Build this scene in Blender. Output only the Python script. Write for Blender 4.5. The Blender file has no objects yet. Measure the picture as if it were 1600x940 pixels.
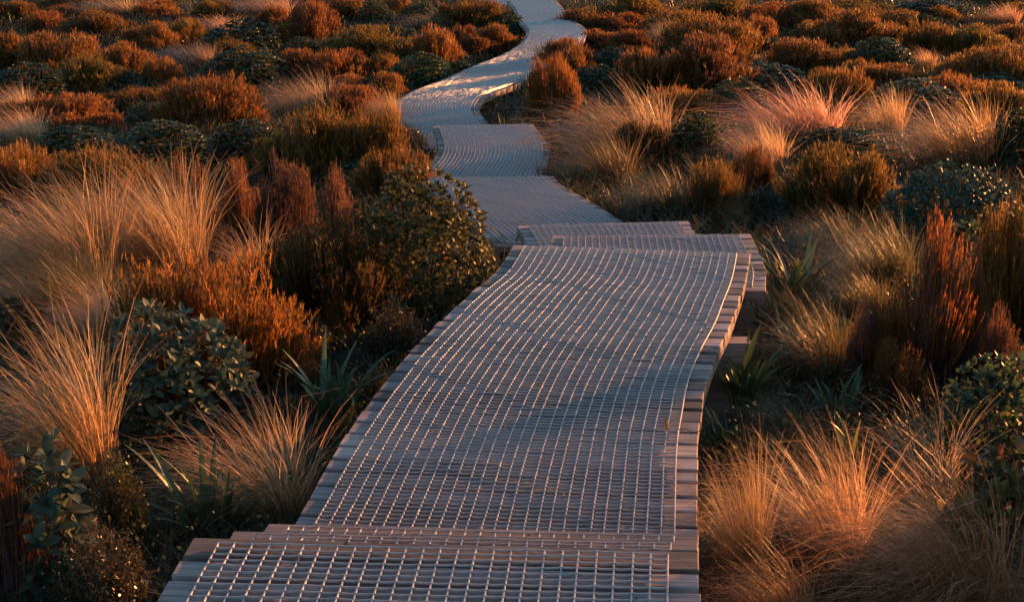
import bpy, math, random
import numpy as np
from mathutils import Vector, Matrix

# ------------------------------------------------------------------ camera, sky, sun, exposure
scene = bpy.context.scene
COL = scene.collection
PITCH = math.atan(705 / 2000.0)
cam_data = bpy.data.cameras.new('camera')
cam_data.sensor_width = 36.0
cam_data.lens = 45.0
cam_data.clip_start = 0.05
cam_data.clip_end = 6000.0
cam = bpy.data.objects.new('camera', cam_data)
cam.location = (0.0, 0.0, 1.685)
cam.rotation_euler = (math.pi / 2 - PITCH, 0.0, 0.0)
COL.objects.link(cam)
scene.camera = cam

SUN_AZ = math.radians(52.0)      # clockwise from the viewing direction (+Y): right and ahead
SUN_EL = math.radians(7.0)
world = bpy.data.worlds.new('World')
scene.world = world
world.use_nodes = True
wn = world.node_tree
bg = wn.nodes['Background']
sky = wn.nodes.new('ShaderNodeTexSky')
sky.sky_type = 'NISHITA'
sky.sun_disc = False
sky.sun_elevation = SUN_EL
sky.sun_rotation = SUN_AZ
sky.air_density = 1.0
sky.dust_density = 0.8
sky.ozone_density = 2.2
wn.links.new(sky.outputs['Color'], bg.inputs['Color'])
bg.inputs['Strength'].default_value = 0.108

sun_data = bpy.data.lights.new('sun', 'SUN')
sun_data.energy = 5.0
sun_data.angle = math.radians(0.5)
sun_data.color = (1.0, 0.36, 0.095)
sun = bpy.data.objects.new('sun', sun_data)
to_sun = Vector((math.sin(SUN_AZ) * math.cos(SUN_EL), math.cos(SUN_AZ) * math.cos(SUN_EL), math.sin(SUN_EL)))
sun.rotation_euler = to_sun.to_track_quat('Z', 'Y').to_euler()
sun.location = to_sun * 40
COL.objects.link(sun)

scene.view_settings.view_transform = 'Standard'
scene.view_settings.look = 'None'
scene.view_settings.exposure = 1.42
scene.view_settings.gamma = 1.0
scene.view_settings.use_curve_mapping = False
scene.render.engine = 'CYCLES'
scene.cycles.max_bounces = 3
scene.cycles.diffuse_bounces = 2
scene.cycles.adaptive_threshold = 0.03
scene.cycles.transmission_bounces = 4
scene.cycles.use_denoising = True

# ------------------------------------------------------------------ helpers
def make_mesh(name, verts, faces, tint=None, smooth=False):
    """verts (n,3); faces (m,3) or (m,4); tint (n,) per-vertex random tone."""
    verts = np.asarray(verts, np.float32).reshape(-1, 3)
    faces = np.asarray(faces, np.int32)
    k = faces.shape[1]
    me = bpy.data.meshes.new(name)
    me.vertices.add(len(verts)); me.vertices.foreach_set('co', verts.ravel())
    me.loops.add(faces.size); me.loops.foreach_set('vertex_index', faces.ravel())
    me.polygons.add(len(faces))
    me.polygons.foreach_set('loop_start', np.arange(0, faces.size, k, dtype=np.int32))
    me.update(calc_edges=True)
    if tint is not None:
        a = me.attributes.new('tint', 'FLOAT', 'POINT')
        a.data.foreach_set('value', np.asarray(tint, np.float32).ravel())
    me.polygons.foreach_set('use_smooth', np.full(len(faces), smooth, bool))
    return me

def new_obj(name, data, parent=None, mat=None):
    o = bpy.data.objects.new(name, data)
    COL.objects.link(o)
    if parent is not None: o.parent = parent
    if mat is not None and data is not None and not data.materials: data.materials.append(mat)
    return o

def tag(o, label=None, cat=None, group=None, kind=None):
    if label: o['label'] = label
    if cat: o['category'] = cat
    if group: o['group'] = group
    if kind: o['kind'] = kind
    return o

def merge(parts):
    """parts: list of (verts, faces, tint) with equal face size -> one triple"""
    V, Fc, T, n = [], [], [], 0
    for v, f, t in parts:
        V.append(v); Fc.append(f + n); T.append(t); n += len(v)
    return np.concatenate(V), np.concatenate(Fc), np.concatenate(T)

def norm(a):
    return a / np.maximum(1e-9, np.linalg.norm(a, axis=-1, keepdims=True))

def ribbons(P, W, S, tint):
    """P (n,k,3) paths, W (n,k) widths, S (n,3) side directions -> quads"""
    n, k, _ = P.shape
    off = S[:, None, :] * W[:, :, None] * .5
    V = np.stack([P - off, P + off], 2).reshape(-1, 3)
    i = (np.arange(n)[:, None] * k + np.arange(k - 1)[None, :]).ravel() * 2
    Q = np.stack([i, i + 1, i + 3, i + 2], 1)
    return V, Q, np.repeat(tint, k * 2)

def tubes(P, Rad, tint, m=4):
    n, k, _ = P.shape
    d = norm(np.gradient(P, axis=1))
    a = norm(np.cross(d, np.array([.31, .95, .05])))
    b = np.cross(d, a)
    ring = []
    for j in range(m):
        w = 2 * math.pi * j / m
        ring.append(P + (a * math.cos(w) + b * math.sin(w)) * Rad[:, :, None])
    V = np.stack(ring, 2).reshape(-1, 3)
    base = (np.arange(n)[:, None] * k + np.arange(k - 1)[None, :]).ravel() * m
    Q = np.concatenate([np.stack([base + j, base + (j + 1) % m, base + m + (j + 1) % m, base + m + j], 1) for j in range(m)])
    return V, Q, np.repeat(tint, k * m)

# ------------------------------------------------------------------ materials
def nt(name):
    m = bpy.data.materials.new(name); m.use_nodes = True
    t = m.node_tree
    return m, t, t.nodes, t.links, t.nodes['Principled BSDF'], t.nodes['Material Output']

def ramp(nodes, stops):
    r = nodes.new('ShaderNodeValToRGB')
    e = r.color_ramp.elements
    while len(e) < len(stops): e.new(0.5)
    for el, (p, c) in zip(e, stops):
        el.position = p; el.color = (*c, 1)
    return r

def foliage_mat(name, stops, transl=.45, rough=.5, spec=.35, under=None, gain=1.0):
    """leaf: diffuse + gloss in front, light passing through; tone per leaf and per plant (object colour)"""
    m, t, N, L, pb, out = nt(name)
    at = N.new('ShaderNodeAttribute'); at.attribute_name = 'tint'
    r = ramp(N, stops); L.new(at.outputs['Fac'], r.inputs['Fac'])
    oi = N.new('ShaderNodeObjectInfo')
    mul = N.new('ShaderNodeMixRGB'); mul.blend_type = 'MULTIPLY'; mul.inputs['Fac'].default_value = 1
    L.new(r.outputs['Color'], mul.inputs[1]); L.new(oi.outputs['Color'], mul.inputs[2])
    hs = N.new('ShaderNodeHueSaturation')
    mr = N.new('ShaderNodeMapRange'); mr.inputs['To Min'].default_value = .75; mr.inputs['To Max'].default_value = 1.25
    L.new(oi.outputs['Random'], mr.inputs['Value']); L.new(mr.outputs['Result'], hs.inputs['Value'])
    L.new(mul.outputs['Color'], hs.inputs['Color'])
    colour = hs.outputs['Color']
    if under is not None:
        geo = N.new('ShaderNodeNewGeometry')
        mx = N.new('ShaderNodeMixRGB'); mx.inputs[2].default_value = (*under, 1)
        L.new(geo.outputs['Backfacing'], mx.inputs['Fac']); L.new(colour, mx.inputs[1])
        front = mx.outputs['Color']
    else:
        front = colour
    L.new(front, pb.inputs['Base Color'])
    pb.inputs['Roughness'].default_value = rough
    pb.inputs['Specular IOR Level'].default_value = spec
    tr = N.new('ShaderNodeBsdfTranslucent')
    g = N.new('ShaderNodeMixRGB'); g.blend_type = 'MULTIPLY'; g.inputs['Fac'].default_value = 1
    g.inputs[2].default_value = (gain, gain, gain, 1)
    L.new(colour, g.inputs[1]); L.new(g.outputs['Color'], tr.inputs['Color'])
    mix = N.new('ShaderNodeMixShader'); mix.inputs['Fac'].default_value = transl
    L.new(pb.outputs['BSDF'], mix.inputs[1]); L.new(tr.outputs['BSDF'], mix.inputs[2])
    L.new(mix.outputs['Shader'], out.inputs['Surface'])
    return m

M = {}
M['heath'] = foliage_mat('heath_needles', [(0, (.060, .046, .014)), (.45, (.105, .070, .022)), (.8, (.16, .088, .028)), (1, (.23, .14, .055))], .42, .5, .25, gain=2.7)
M['twig'] = foliage_mat('heath_twigs', [(0, (.11, .075, .065)), (.6, (.17, .12, .11)), (1, (.24, .18, .16))], .05, .7, .25)
M['straw'] = foliage_mat('tussock_blades', [(0, (.16, .13, .055)), (.35, (.36, .25, .13)), (.75, (.50, .36, .22)), (1, (.60, .47, .32))], .5, .4, .4, gain=1.3)
M['leaf'] = foliage_mat('shrub_leaves', [(0, (.030, .052, .026)), (.5, (.050, .080, .040)), (.85, (.085, .11, .05)), (1, (.17, .10, .04))], .35, .45, .28, gain=1.6)
M['felt'] = foliage_mat('felted_leaves', [(0, (.028, .052, .034)), (.6, (.050, .082, .054)), (.9, (.085, .11, .068)), (1, (.22, .15, .07))], .22, .45, .3, under=(.26, .23, .16))
M['tiny'] = foliage_mat('small_leaves', [(0, (.035, .040, .018)), (.6, (.07, .065, .028)), (1, (.16, .085, .035))], .35, .28, .6)
M['strap'] = foliage_mat('strap_leaves', [(0, (.050, .085, .035)), (.6, (.085, .13, .060)), (1, (.19, .18, .07))], .3, .33, .5)
M['cover'] = foliage_mat('ground_cover', [(0, (.026, .034, .016)), (.4, (.06, .058, .027)), (.75, (.11, .085, .045)), (1, (.20, .145, .085))], .35, .5, .3)

def wood_mat():
    m, t, N, L, pb, out = nt('weathered_timber')
    tc = N.new('ShaderNodeTexCoord'); oi = N.new('ShaderNodeObjectInfo')
    add = N.new('ShaderNodeVectorMath'); add.operation = 'ADD'
    sc = N.new('ShaderNodeVectorMath'); sc.operation = 'SCALE'; sc.inputs['Scale'].default_value = 37.0
    cx = N.new('ShaderNodeCombineXYZ')
    for k in range(3): L.new(oi.outputs['Random'], cx.inputs[k])
    L.new(cx.outputs[0], sc.inputs[0]); L.new(tc.outputs['Object'], add.inputs[0]); L.new(sc.outputs[0], add.inputs[1])
    mp = N.new('ShaderNodeMapping'); mp.inputs['Scale'].default_value = (1.6, 46, 20)
    L.new(add.outputs[0], mp.inputs['Vector'])
    n1 = N.new('ShaderNodeTexNoise'); n1.inputs['Scale'].default_value = 2.2; n1.inputs['Detail'].default_value = 7; n1.inputs['Roughness'].default_value = .65
    L.new(mp.outputs[0], n1.inputs['Vector'])
    n2 = N.new('ShaderNodeTexNoise'); n2.inputs['Scale'].default_value = 5.0; n2.inputs['Detail'].default_value = 4
    L.new(add.outputs[0], n2.inputs['Vector'])
    r1 = ramp(N, [(.25, (.095, .087, .083)), (.5, (.29, .270, .262)), (.78, (.48, .455, .445))])
    L.new(n1.outputs['Fac'], r1.inputs['Fac'])
    r2 = ramp(N, [(.3, (.62, .58, .55)), (.62, (1.08, 1.04, 1.0))]); L.new(n2.outputs['Fac'], r2.inputs['Fac'])
    mu = N.new('ShaderNodeMixRGB'); mu.blend_type = 'MULTIPLY'; mu.inputs['Fac'].default_value = .85
    L.new(r1.outputs['Color'], mu.inputs[1]); L.new(r2.outputs['Color'], mu.inputs[2])
    hs = N.new('ShaderNodeHueSaturation')
    mr = N.new('ShaderNodeMapRange'); mr.inputs['To Min'].default_value = .45; mr.inputs['To Max'].default_value = 1.4
    L.new(oi.outputs['Random'], mr.inputs['Value']); L.new(mr.outputs['Result'], hs.inputs['Value']); L.new(mu.outputs['Color'], hs.inputs['Color'])
    # some boards browner, some silvered
    rb = ramp(N, [(0, (1.12, .98, .86)), (.35, (.95, .97, 1.0)), (.6, (1.15, 1.0, .9)), (1, (1.0, 1.02, 1.05))])
    ml = N.new('ShaderNodeMath'); ml.operation = 'MULTIPLY'; ml.inputs[1].default_value = 7.31
    fr = N.new('ShaderNodeMath'); fr.operation = 'FRACT'
    L.new(oi.outputs['Random'], ml.inputs[0]); L.new(ml.outputs[0], fr.inputs[0]); L.new(fr.outputs[0], rb.inputs['Fac'])
    m2 = N.new('ShaderNodeMixRGB'); m2.blend_type = 'MULTIPLY'; m2.inputs['Fac'].default_value = 1
    L.new(hs.outputs['Color'], m2.inputs[1]); L.new(rb.outputs['Color'], m2.inputs[2])
    L.new(m2.outputs['Color'], pb.inputs['Base Color'])
    pb.inputs['Roughness'].default_value = .75
    pb.inputs['Specular IOR Level'].default_value = .22
    bp = N.new('ShaderNodeBump'); bp.inputs['Strength'].default_value = .55; bp.inputs['Distance'].default_value = .003
    L.new(n1.outputs['Fac'], bp.inputs['Height']); L.new(bp.outputs['Normal'], pb.inputs['Normal'])
    return m
M['wood'] = wood_mat()

def plain_mat(name, col, rough=.5, metal=0.0, spec=.5):
    m, t, N, L, pb, out = nt(name)
    n = N.new('ShaderNodeTexNoise'); n.inputs['Scale'].default_value = 60; n.inputs['Detail'].default_value = 3
    r = ramp(N, [(.3, tuple(c * .7 for c in col)), (.7, tuple(min(1, c * 1.25) for c in col))])
    L.new(n.outputs['Fac'], r.inputs['Fac']); L.new(r.outputs['Color'], pb.inputs['Base Color'])
    pb.inputs['Roughness'].default_value = rough; pb.inputs['Metallic'].default_value = metal
    pb.inputs['Specular IOR Level'].default_value = spec
    return m
M['net'] = plain_mat('netting_wire', (.42, .42, .425), .42, .55)
M['staple'] = plain_mat('staple_steel', (.42, .38, .34), .45, .7)

def soil_mat():
    m, t, N, L, pb, out = nt('soil')
    g = N.new('ShaderNodeNewGeometry')
    n = N.new('ShaderNodeTexNoise'); n.inputs['Scale'].default_value = 3.5; n.inputs['Detail'].default_value = 8
    L.new(g.outputs['Position'], n.inputs['Vector'])
    r = ramp(N, [(.3, (.018, .014, .009)), (.55, (.045, .033, .02)), (.75, (.075, .058, .03))])
    L.new(n.outputs['Fac'], r.inputs['Fac']); L.new(r.outputs['Color'], pb.inputs['Base Color'])
    pb.inputs['Roughness'].default_value = .9
    bp = N.new('ShaderNodeBump'); bp.inputs['Distance'].default_value = .05
    L.new(n.outputs['Fac'], bp.inputs['Height']); L.new(bp.outputs['Normal'], pb.inputs['Normal'])
    return m
M['soil'] = soil_mat()

# ------------------------------------------------------------------ layout tables (metres; the near platform's deck is z = 0)
# deck: key, name, deck height, stations near -> far (left x, left y, right x, right y), label
DECKS = [
    ('near', 'boardwalk_section', 0.0, [(-0.884, 1.94, 0.361, 1.89), (-0.858, 2.389, 0.412, 2.341), (-0.847, 2.631, 0.441, 2.577), (-0.829, 2.937, 0.476, 2.872)], 'nearest boardwalk platform, blue-grey in shade, at the bottom of the picture'),
    ('stepa', 'boardwalk_step', -0.121, [(-0.794, 3.065, 0.5, 3.005), (-0.785, 3.191, 0.517, 3.13)], 'upper of the two narrow boardwalk steps below the nearest platform'),
    ('stepb', 'boardwalk_step', -0.258, [(-0.767, 3.331, 0.542, 3.265), (-0.742, 3.476, 0.562, 3.41)], 'lower of the two narrow boardwalk steps, touching the long boardwalk section'),
    ('long', 'boardwalk_section', -0.371, [(-0.721, 3.524, 0.571, 3.436), (-0.715, 3.608, 0.583, 3.524), (-0.687, 3.816, 0.608, 3.725), (-0.662, 4.017, 0.635, 3.921), (-0.634, 4.22, 0.663, 4.121), (-0.602, 4.423, 0.696, 4.328), (-0.564, 4.638, 0.737, 4.541), (-0.519, 4.838, 0.776, 4.74), (-0.463, 5.09, 0.84, 4.983), (-0.388, 5.366, 0.917, 5.24), (-0.301, 5.652, 1.01, 5.522), (-0.199, 5.965, 1.098, 5.833), (-0.083, 6.29, 1.179, 6.124), (0.011, 6.768, 1.291, 6.613)], 'long curved boardwalk section in the middle foreground with sunlit orange right edge'),
    ('drop', 'boardwalk_section', -0.597, [(0.175, 6.632, 1.389, 6.632), (0.213, 7.126, 1.466, 7.065), (0.249, 7.705, 1.5, 7.747)], 'short boardwalk platform just behind the long section, jutting out right'),
    ('low', 'boardwalk_section', -0.823, [(0.135, 8.067, 1.292, 8.067), (0.036, 8.723, 1.261, 8.839)], 'thin strip of boardwalk platform between the jutting platform and the diagonal section'),
    ('diag', 'boardwalk_section', -1.125, [(-0.12, 9.2, 1.109, 9.233), (-0.353, 9.866, 0.896, 9.866), (-0.599, 10.56, 0.643, 10.56), (-0.745, 10.976, 0.474, 10.976), (-0.86, 11.326, 0.374, 11.398)], 'boardwalk section slanting up left behind the large leafy bush'),
    ('bulge', 'boardwalk_section', -1.427, [(-0.974, 12.231, 0.271, 12.282), (-0.943, 12.597, 0.3, 12.732), (-0.84, 13.271, 0.388, 13.331), (-0.814, 13.791, 0.412, 13.697), (-0.848, 14.282, 0.39, 14.215), (-0.947, 15.101, 0.254, 15.214)], 'short boardwalk section with bulging right edge before the far bend'),
    ('bend', 'boardwalk_section', -1.757, [(-0.988, 15.149, 0.096, 15.722), (-1.318, 16.257, -0.253, 16.661), (-1.678, 17.709, -0.445, 17.663), (-1.69, 18.48, -0.443, 18.38), (-1.5, 19.316, -0.306, 19.047), (-1.115, 20.285, 0.0, 19.704), (-0.698, 21.55, 0.393, 20.711), (-0.171, 22.972, 0.789, 22.028), (0.145, 24.329, 1.166, 23.513), (0.28, 25.753, 1.432, 25.201), (0.262, 26.526, 1.507, 26.329), (0.11, 27.992, 1.308, 27.992), (0.029, 29.744, 1.197, 29.744), (-0.124, 31.581, 1.083, 31.581)], 'long S-shaped far boardwalk section with bands of sunlight across it'),
    ('far', 'boardwalk_section', -1.95, [(-0.397, 32.354, 0.8, 32.633), (-0.695, 33.797, 0.581, 33.949), (-1.134, 35.702, 0.21, 35.87)], 'farthest scrap of boardwalk at the top edge, left of the S-shaped section'),
]
# plant: kind, tone, x, y, ground z, width, height, label
PLANTS = [
    ('H', 'o', -11.74, 30.97, -2.212, 0.85, 0.51, 'small orange heath shrub in the extreme top left corner'),
    ('H', 'o', -10.49, 29.17, -2.241, 0.92, 0.51, 'low orange-capped heath shrub second from the left near the top edge'),
    ('H', 'r', -11.07, 32.06, -2.225, 0.82, 0.31, 'small reddish heath shrub tucked behind the low orange-capped ones, top left'),
    ('H', 'k', -11.39, 33.73, -2.2, 1.16, 0.33, 'dark heath shrub cut off by the top edge left of the pink grass'),
    ('H', 'o', -9.15, 28.46, -2.23, 1.18, 0.59, 'broad dome heath shrub with glowing top and right side, top left'),
    ('T', 'p', -9.87, 31.95, -2.181, 1.32, 0.5, 'pink grass tussock at the top edge left of a round heath shrub'),
    ('H', 'o', -8.59, 31.44, -2.241, 1.05, 0.49, 'round heath shrub with orange rim at the top edge, right of pink grass'),
    ('H', 'o', -7.56, 26.08, -2.183, 0.54, 0.49, 'left half of a pair of heath shrubs under the round rimmed one'),
    ('H', 'o', -7.08, 25.85, -2.173, 0.62, 0.61, 'right half of the heath shrub pair under the round rimmed one'),
    ('H', 'k', -6.71, 26.77, -2.128, 0.61, 0.53, 'dark heath shrub beside pink grass, right of the heath pair'),
    ('H', 'o', -9.1, 23.28, -2.113, 0.56, 0.69, 'orange heath shrub cut by the left edge above the dark green dome'),
    ('H', 'o', -8.7, 23.13, -2.112, 0.39, 0.51, 'narrow orange heath shrub next to the one cut by the left edge'),
    ('H', 'r', -7.93, 22.7, -2.086, 1.27, 0.72, 'wide reddish heath shrub with purple stems, upper left'),
    ('H', 'r', -6.55, 21.85, -2.031, 0.81, 0.61, 'rust-red heath shrub right of the wide purple-stemmed one'),
    ('H', 'k', -6.73, 20.3, -2.013, 0.92, 0.63, 'olive heath dome with unlit face, upper left beside green dome'),
    ('H', 'o', -5.67, 20.79, -2.017, 0.46, 0.52, 'neat upright orange-topped heath shrub below the silvery grass'),
    ('L', 'g', -7.32, 19.34, -1.992, 1.32, 0.57, 'large smooth dark green leafy dome at the left edge'),
    ('T', 's', -7.04, 17.81, -1.919, 0.56, 0.51, 'silvery thin grass tuft below the dark green dome, left edge'),
    ('T', 's', -6.44, 24.3, -2.183, 0.85, 0.39, 'silvery pink grass tuft behind the upright orange-topped heath shrub'),
    ('H', 'o', -6.16, 17.17, -1.931, 1.11, 0.49, 'long low orange-pink heath shrub below the dark green dome'),
    ('H', 'o', -6.01, 18.81, -1.987, 0.3, 0.28, 'tiny golden heath shrub at the end of the long low one'),
    ('H', 'o', -5.44, 18.88, -1.965, 0.89, 0.33, 'low golden-topped heath strip left of the big dark heath'),
    ('L', 'g', -6.12, 20.61, -1.988, 0.66, 0.29, 'low green leafy patch between olive dome and upright heath shrub'),
    ('L', 'g', -4.97, 17.43, -1.933, 0.72, 0.32, 'dark low leafy shrub beside the left flank of the big dark heath'),
    ('T', 'p', -6.15, 15.54, -1.828, 0.73, 0.51, 'bright pink grass tussock at the left edge above the giant tussock'),
    ('H', 'r', -5.4, 16.86, -1.934, 0.36, 0.31, 'small red heath shrub with grey stems above the dark leafy band'),
    ('L', 'd', -4.81, 13.82, -1.628, 1.06, 0.41, 'left part of the dark leafy band behind the giant tussock'),
    ('L', 'd', -3.76, 13.52, -1.639, 1.25, 0.52, 'middle part of the dark leafy band left of the pink-stemmed shrubs'),
    ('L', 'd', -2.93, 14.02, -1.672, 0.93, 0.47, 'right part of the dark leafy band beside the biggest olive heath'),
    ('H', 'r', -4.02, 16.74, -1.839, 1.02, 0.71, 'big dark red-brown heath shrub with orange crest, left of green strap plant'),
    ('H', 'k', -7.01, 30.76, -2.185, 0.88, 0.51, 'dark heath shrub with orange top left of the large pink grass'),
    ('T', 'p', -6.13, 31.45, -2.213, 1.49, 0.64, 'large glowing pink grass tussock at the top edge, left half'),
    ('T', 'p', -6.44, 27.95, -2.159, 1.0, 0.47, 'short pink grass below the dark heath near the large pink grass'),
    ('L', 'g', -5.27, 25.5, -2.148, 1.67, 0.6, 'wide grey-green leafy dome under the large pink grass'),
    ('L', 'g', -6.04, 29.46, -2.137, 0.73, 0.26, 'small dark leafy mound directly below the large pink grass'),
    ('H', 'k', -5.37, 24.41, -2.105, 0.87, 0.41, 'olive heath mound on the left flank of the grey-green dome'),
    ('L', 'd', -4.43, 21.25, -2.1, 1.47, 0.64, 'very dark green leafy dome with glinting rim, upper left'),
    ('T', 's', -5.85, 23.46, -2.144, 0.77, 0.51, 'silver grass tuft left of the olive heath mound'),
    ('H', 'r', -5.34, 29.27, -2.141, 0.64, 0.49, 'dark red heath shrub left of the tall purple-stemmed one at top'),
    ('H', 'p', -4.1, 26.73, -2.121, 0.93, 0.87, 'tall heath shrub with bare purple stems near the top edge'),
    ('H', 'o', -4.55, 26.05, -2.153, 0.49, 0.54, 'small heath shrub with bright cap left of the tall purple-stemmed one'),
    ('H', 'o', -3.96, 31.14, -2.202, 0.77, 0.54, 'heath shrub at the top edge right of the tall purple-stemmed one'),
    ('L', 'd', -3.96, 24.45, -2.109, 0.97, 0.41, 'low dark leafy mound under the tall purple-stemmed heath'),
    ('H', 'k', -2.7, 23.98, -2.059, 1.38, 0.66, 'massive dark heath dome with orange crest, left of the path'),
    ('H', 'p', -3.68, 22.19, -2.068, 0.78, 0.51, 'pink-tipped heath shrub below the low dark leafy mound'),
    ('H', 'r', -2.98, 22.03, -2.106, 0.88, 0.55, 'brown-purple heath shrub below the massive dark dome'),
    ('H', 'o', -2.67, 20.98, -2.093, 0.5, 0.32, 'small bright orange heath strip below the brown-purple shrub'),
    ('T', 'p', -2.95, 17.7, -1.953, 0.93, 0.7, 'tall pink tussock left of the biggest olive heath'),
    ('T', 'p', -4.9, 21.25, -2.1, 0.62, 0.39, 'wispy pink grass on top of the big dark red-brown heath'),
    ('H', 'r', -2.28, 17.89, -1.954, 0.74, 0.53, 'dark red heath shrub right of the tall pink tussock'),
    ('T', 'o', -1.75, 17.14, -1.907, 0.45, 0.54, 'orange grass tussock touching the left side of the path bend'),
    ('S', 'g', -3.53, 17.01, -1.846, 0.6, 0.42, 'vivid green strap-leaf plant beside the big dark red-brown heath'),
    ('L', 'g', -3.21, 30.46, -2.207, 0.81, 0.55, 'small dark leafy mound at the top, left of path, middle'),
    ('H', 'o', -2.94, 33.3, -2.214, 0.72, 0.37, 'small heath shrub on the top edge above two leafy mounds'),
    ('L', 'g', -2.15, 30.49, -2.24, 1.02, 0.53, 'grey leafy mound with pale rim near the top, left of path'),
    ('T', 'o', -1.93, 29.23, -2.192, 0.89, 0.46, 'orange grass patch in front of the grey leafy mound'),
    ('H', 'o', -1.53, 29.31, -2.203, 0.35, 0.6, 'thin upright orange heath shrub beside the orange grass patch'),
    ('H', 'k', -0.87, 29.49, -2.196, 1.13, 0.66, 'big round heath shrub at the top edge beside the path'),
    ('L', 'd', -2.49, 27.68, -2.204, 1.01, 0.33, 'flat dark leafy shrub behind the massive dark heath dome'),
    ('H', 'o', -1.4, 23.57, -2.089, 0.75, 0.7, 'barrel-shaped heath shrub in the middle of the left bank'),
    ('H', 'r', -0.94, 25.28, -2.164, 0.5, 0.6, 'narrow red heath shrub right behind the barrel-shaped one'),
    ('H', 'r', -0.73, 24.55, -2.174, 0.51, 0.53, 'small red heath shrub lowest of the three beside the path'),
    ('H', 'r', -0.31, 25.18, -2.149, 0.65, 0.62, 'feathery red heath shrub nearest the inner path bend, left side'),
    ('B', 'e', 0.04, 27.82, -2.169, 0.58, 0.55, 'sparse glinting leafy shrub squeezed against the inner path bend'),
    ('T', 'p', 0.0, 32.3, -2.286, 0.38, 0.38, 'little pink grass tuft by the path at the top edge'),
    ('H', 'o', -2.26, 22.43, -2.107, 0.63, 0.45, 'low orange heath shrub behind the dark dome that borders the path'),
    ('L', 'd', -1.49, 20.98, -2.092, 1.14, 0.59, 'dark leafy dome bordering the left edge of the far path'),
    ('H', 'r', -1.9, 19.5, -2.024, 0.45, 0.51, 'ragged red heath shrub left of the leafy dome by the path'),
    ('L', 'd', -2.29, 20.32, -2.078, 0.45, 0.33, 'small dark leafy clump behind the ragged red heath shrub'),
    ('L', 'd', -0.88, 22.05, -2.045, 0.6, 0.29, 'dark low leafy clump along the far path below the red shrubs'),
    ('H', 'k', 2.92, 30.88, -2.202, 1.22, 0.66, 'dark olive heath dome on the top edge right of the path'),
    ('H', 'd', 1.45, 27.88, -2.122, 0.74, 0.6, 'unlit brown heath shrub right beside the far path'),
    ('H', 'r', 2.29, 27.94, -2.185, 1.0, 0.55, 'flat-topped red heath shrub right of the far path'),
    ('H', 'r', 1.73, 25.64, -2.166, 0.61, 0.48, 'left one of two red heath shrubs under the flat-topped one'),
    ('H', 'r', 2.31, 25.02, -2.123, 0.89, 0.51, 'right one of two red heath shrubs under the flat-topped one'),
    ('H', 'o', 2.33, 24.12, -2.13, 0.67, 0.35, 'low bright heath shrub under the two red ones'),
    ('H', 'o', 3.71, 28.66, -2.2, 1.47, 0.55, 'long low heath ridge glowing orange behind the largest dome'),
    ('H', 'o', 3.68, 23.86, -2.04, 1.73, 0.82, 'largest heath dome, golden crest, upper right of the path'),
    ('T', 's', 2.96, 25.5, -2.072, 0.63, 0.6, 'pale grass tuft at the left foot of the largest heath dome'),
    ('H', 'r', 0.91, 22.21, -2.094, 0.89, 0.71, 'dark red heath shrub overlapping the right edge of the path'),
    ('H', 'o', 0.99, 21.01, -2.058, 0.57, 0.67, 'rusty round heath shrub beside the right path edge'),
    ('H', 'r', 0.56, 17.95, -1.965, 0.51, 0.89, 'tall heath shrub with long dark stems standing against the path'),
    ('L', 'g', 1.76, 22.24, -2.054, 0.89, 0.47, 'dark green mound right of the rusty round heath shrub'),
    ('L', 'g', 1.32, 19.96, -2.031, 0.98, 0.5, 'low green mound below, left of the slanting red heath'),
    ('H', 'r', 2.18, 20.5, -2.069, 0.91, 0.72, 'red heath shrub with crest slanting up to the right'),
    ('H', 'p', 3.1, 20.75, -2.073, 1.04, 0.95, 'tall heath shrub with bare purple stems, right of the slanting one'),
    ('H', 'r', 2.85, 20.24, -2.064, 0.33, 0.47, 'small dark red heath shrub at the foot of the purple stems'),
    ('T', 'p', 1.12, 13.9, -1.648, 1.21, 0.86, 'large sunlit tussock leaning over beside the bulging boardwalk'),
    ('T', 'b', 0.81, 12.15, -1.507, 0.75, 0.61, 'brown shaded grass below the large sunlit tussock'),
    ('H', 'o', 2.31, 17.42, -1.896, 0.85, 0.5, 'bright orange heath shrub behind the large sunlit tussock'),
    ('H', 'd', 1.37, 13.37, -1.589, 0.51, 0.54, 'dark heath shrub in front of the large sunlit tussock'),
    ('H', 'r', 1.77, 14.08, -1.688, 0.29, 0.28, 'small red heath beside the dark one, right of large tussock'),
    ('H', 'k', 5.05, 31.31, -2.193, 1.42, 0.58, 'dark brown heath shrub at the top edge above the largest dome'),
    ('H', 'r', 5.82, 29.32, -2.175, 1.19, 0.6, 'red-crested heath shrub near the top, right of the largest dome'),
    ('H', 'r', 6.71, 29.05, -2.112, 0.97, 0.65, 'dark red heath dome near the top edge, beside the red-crested one'),
    ('H', 'o', 5.09, 26.5, -2.114, 0.6, 0.58, 'small heath shrub leaning on the right end of the largest dome'),
    ('H', 'k', 8.69, 32.72, -2.275, 1.45, 0.4, 'long olive heath mound on the top edge at right'),
    ('H', 'o', 6.32, 27.67, -2.174, 0.57, 0.41, 'little orange heath shrub left of the wide purple-faced one'),
    ('H', 'r', 7.04, 26.61, -2.183, 1.37, 0.77, 'wide red heath shrub with purple face, upper right'),
    ('H', 'r', 6.35, 25.69, -2.149, 0.48, 0.49, 'small round red heath shrub below the wide purple-faced one'),
    ('L', 'd', 4.89, 24.32, -2.114, 0.77, 0.43, 'dark leafy mound right below the largest heath dome'),
    ('H', 'r', 5.11, 22.74, -2.072, 1.02, 0.61, 'rounded red heath shrub in the middle of the upper right'),
    ('H', 'o', 5.99, 22.98, -2.132, 0.92, 0.46, 'low heath shrub trailing right from the rounded red one'),
    ('L', 'g', 6.46, 22.62, -2.119, 1.24, 0.63, 'broad dark green leafy mound, upper right'),
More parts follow.
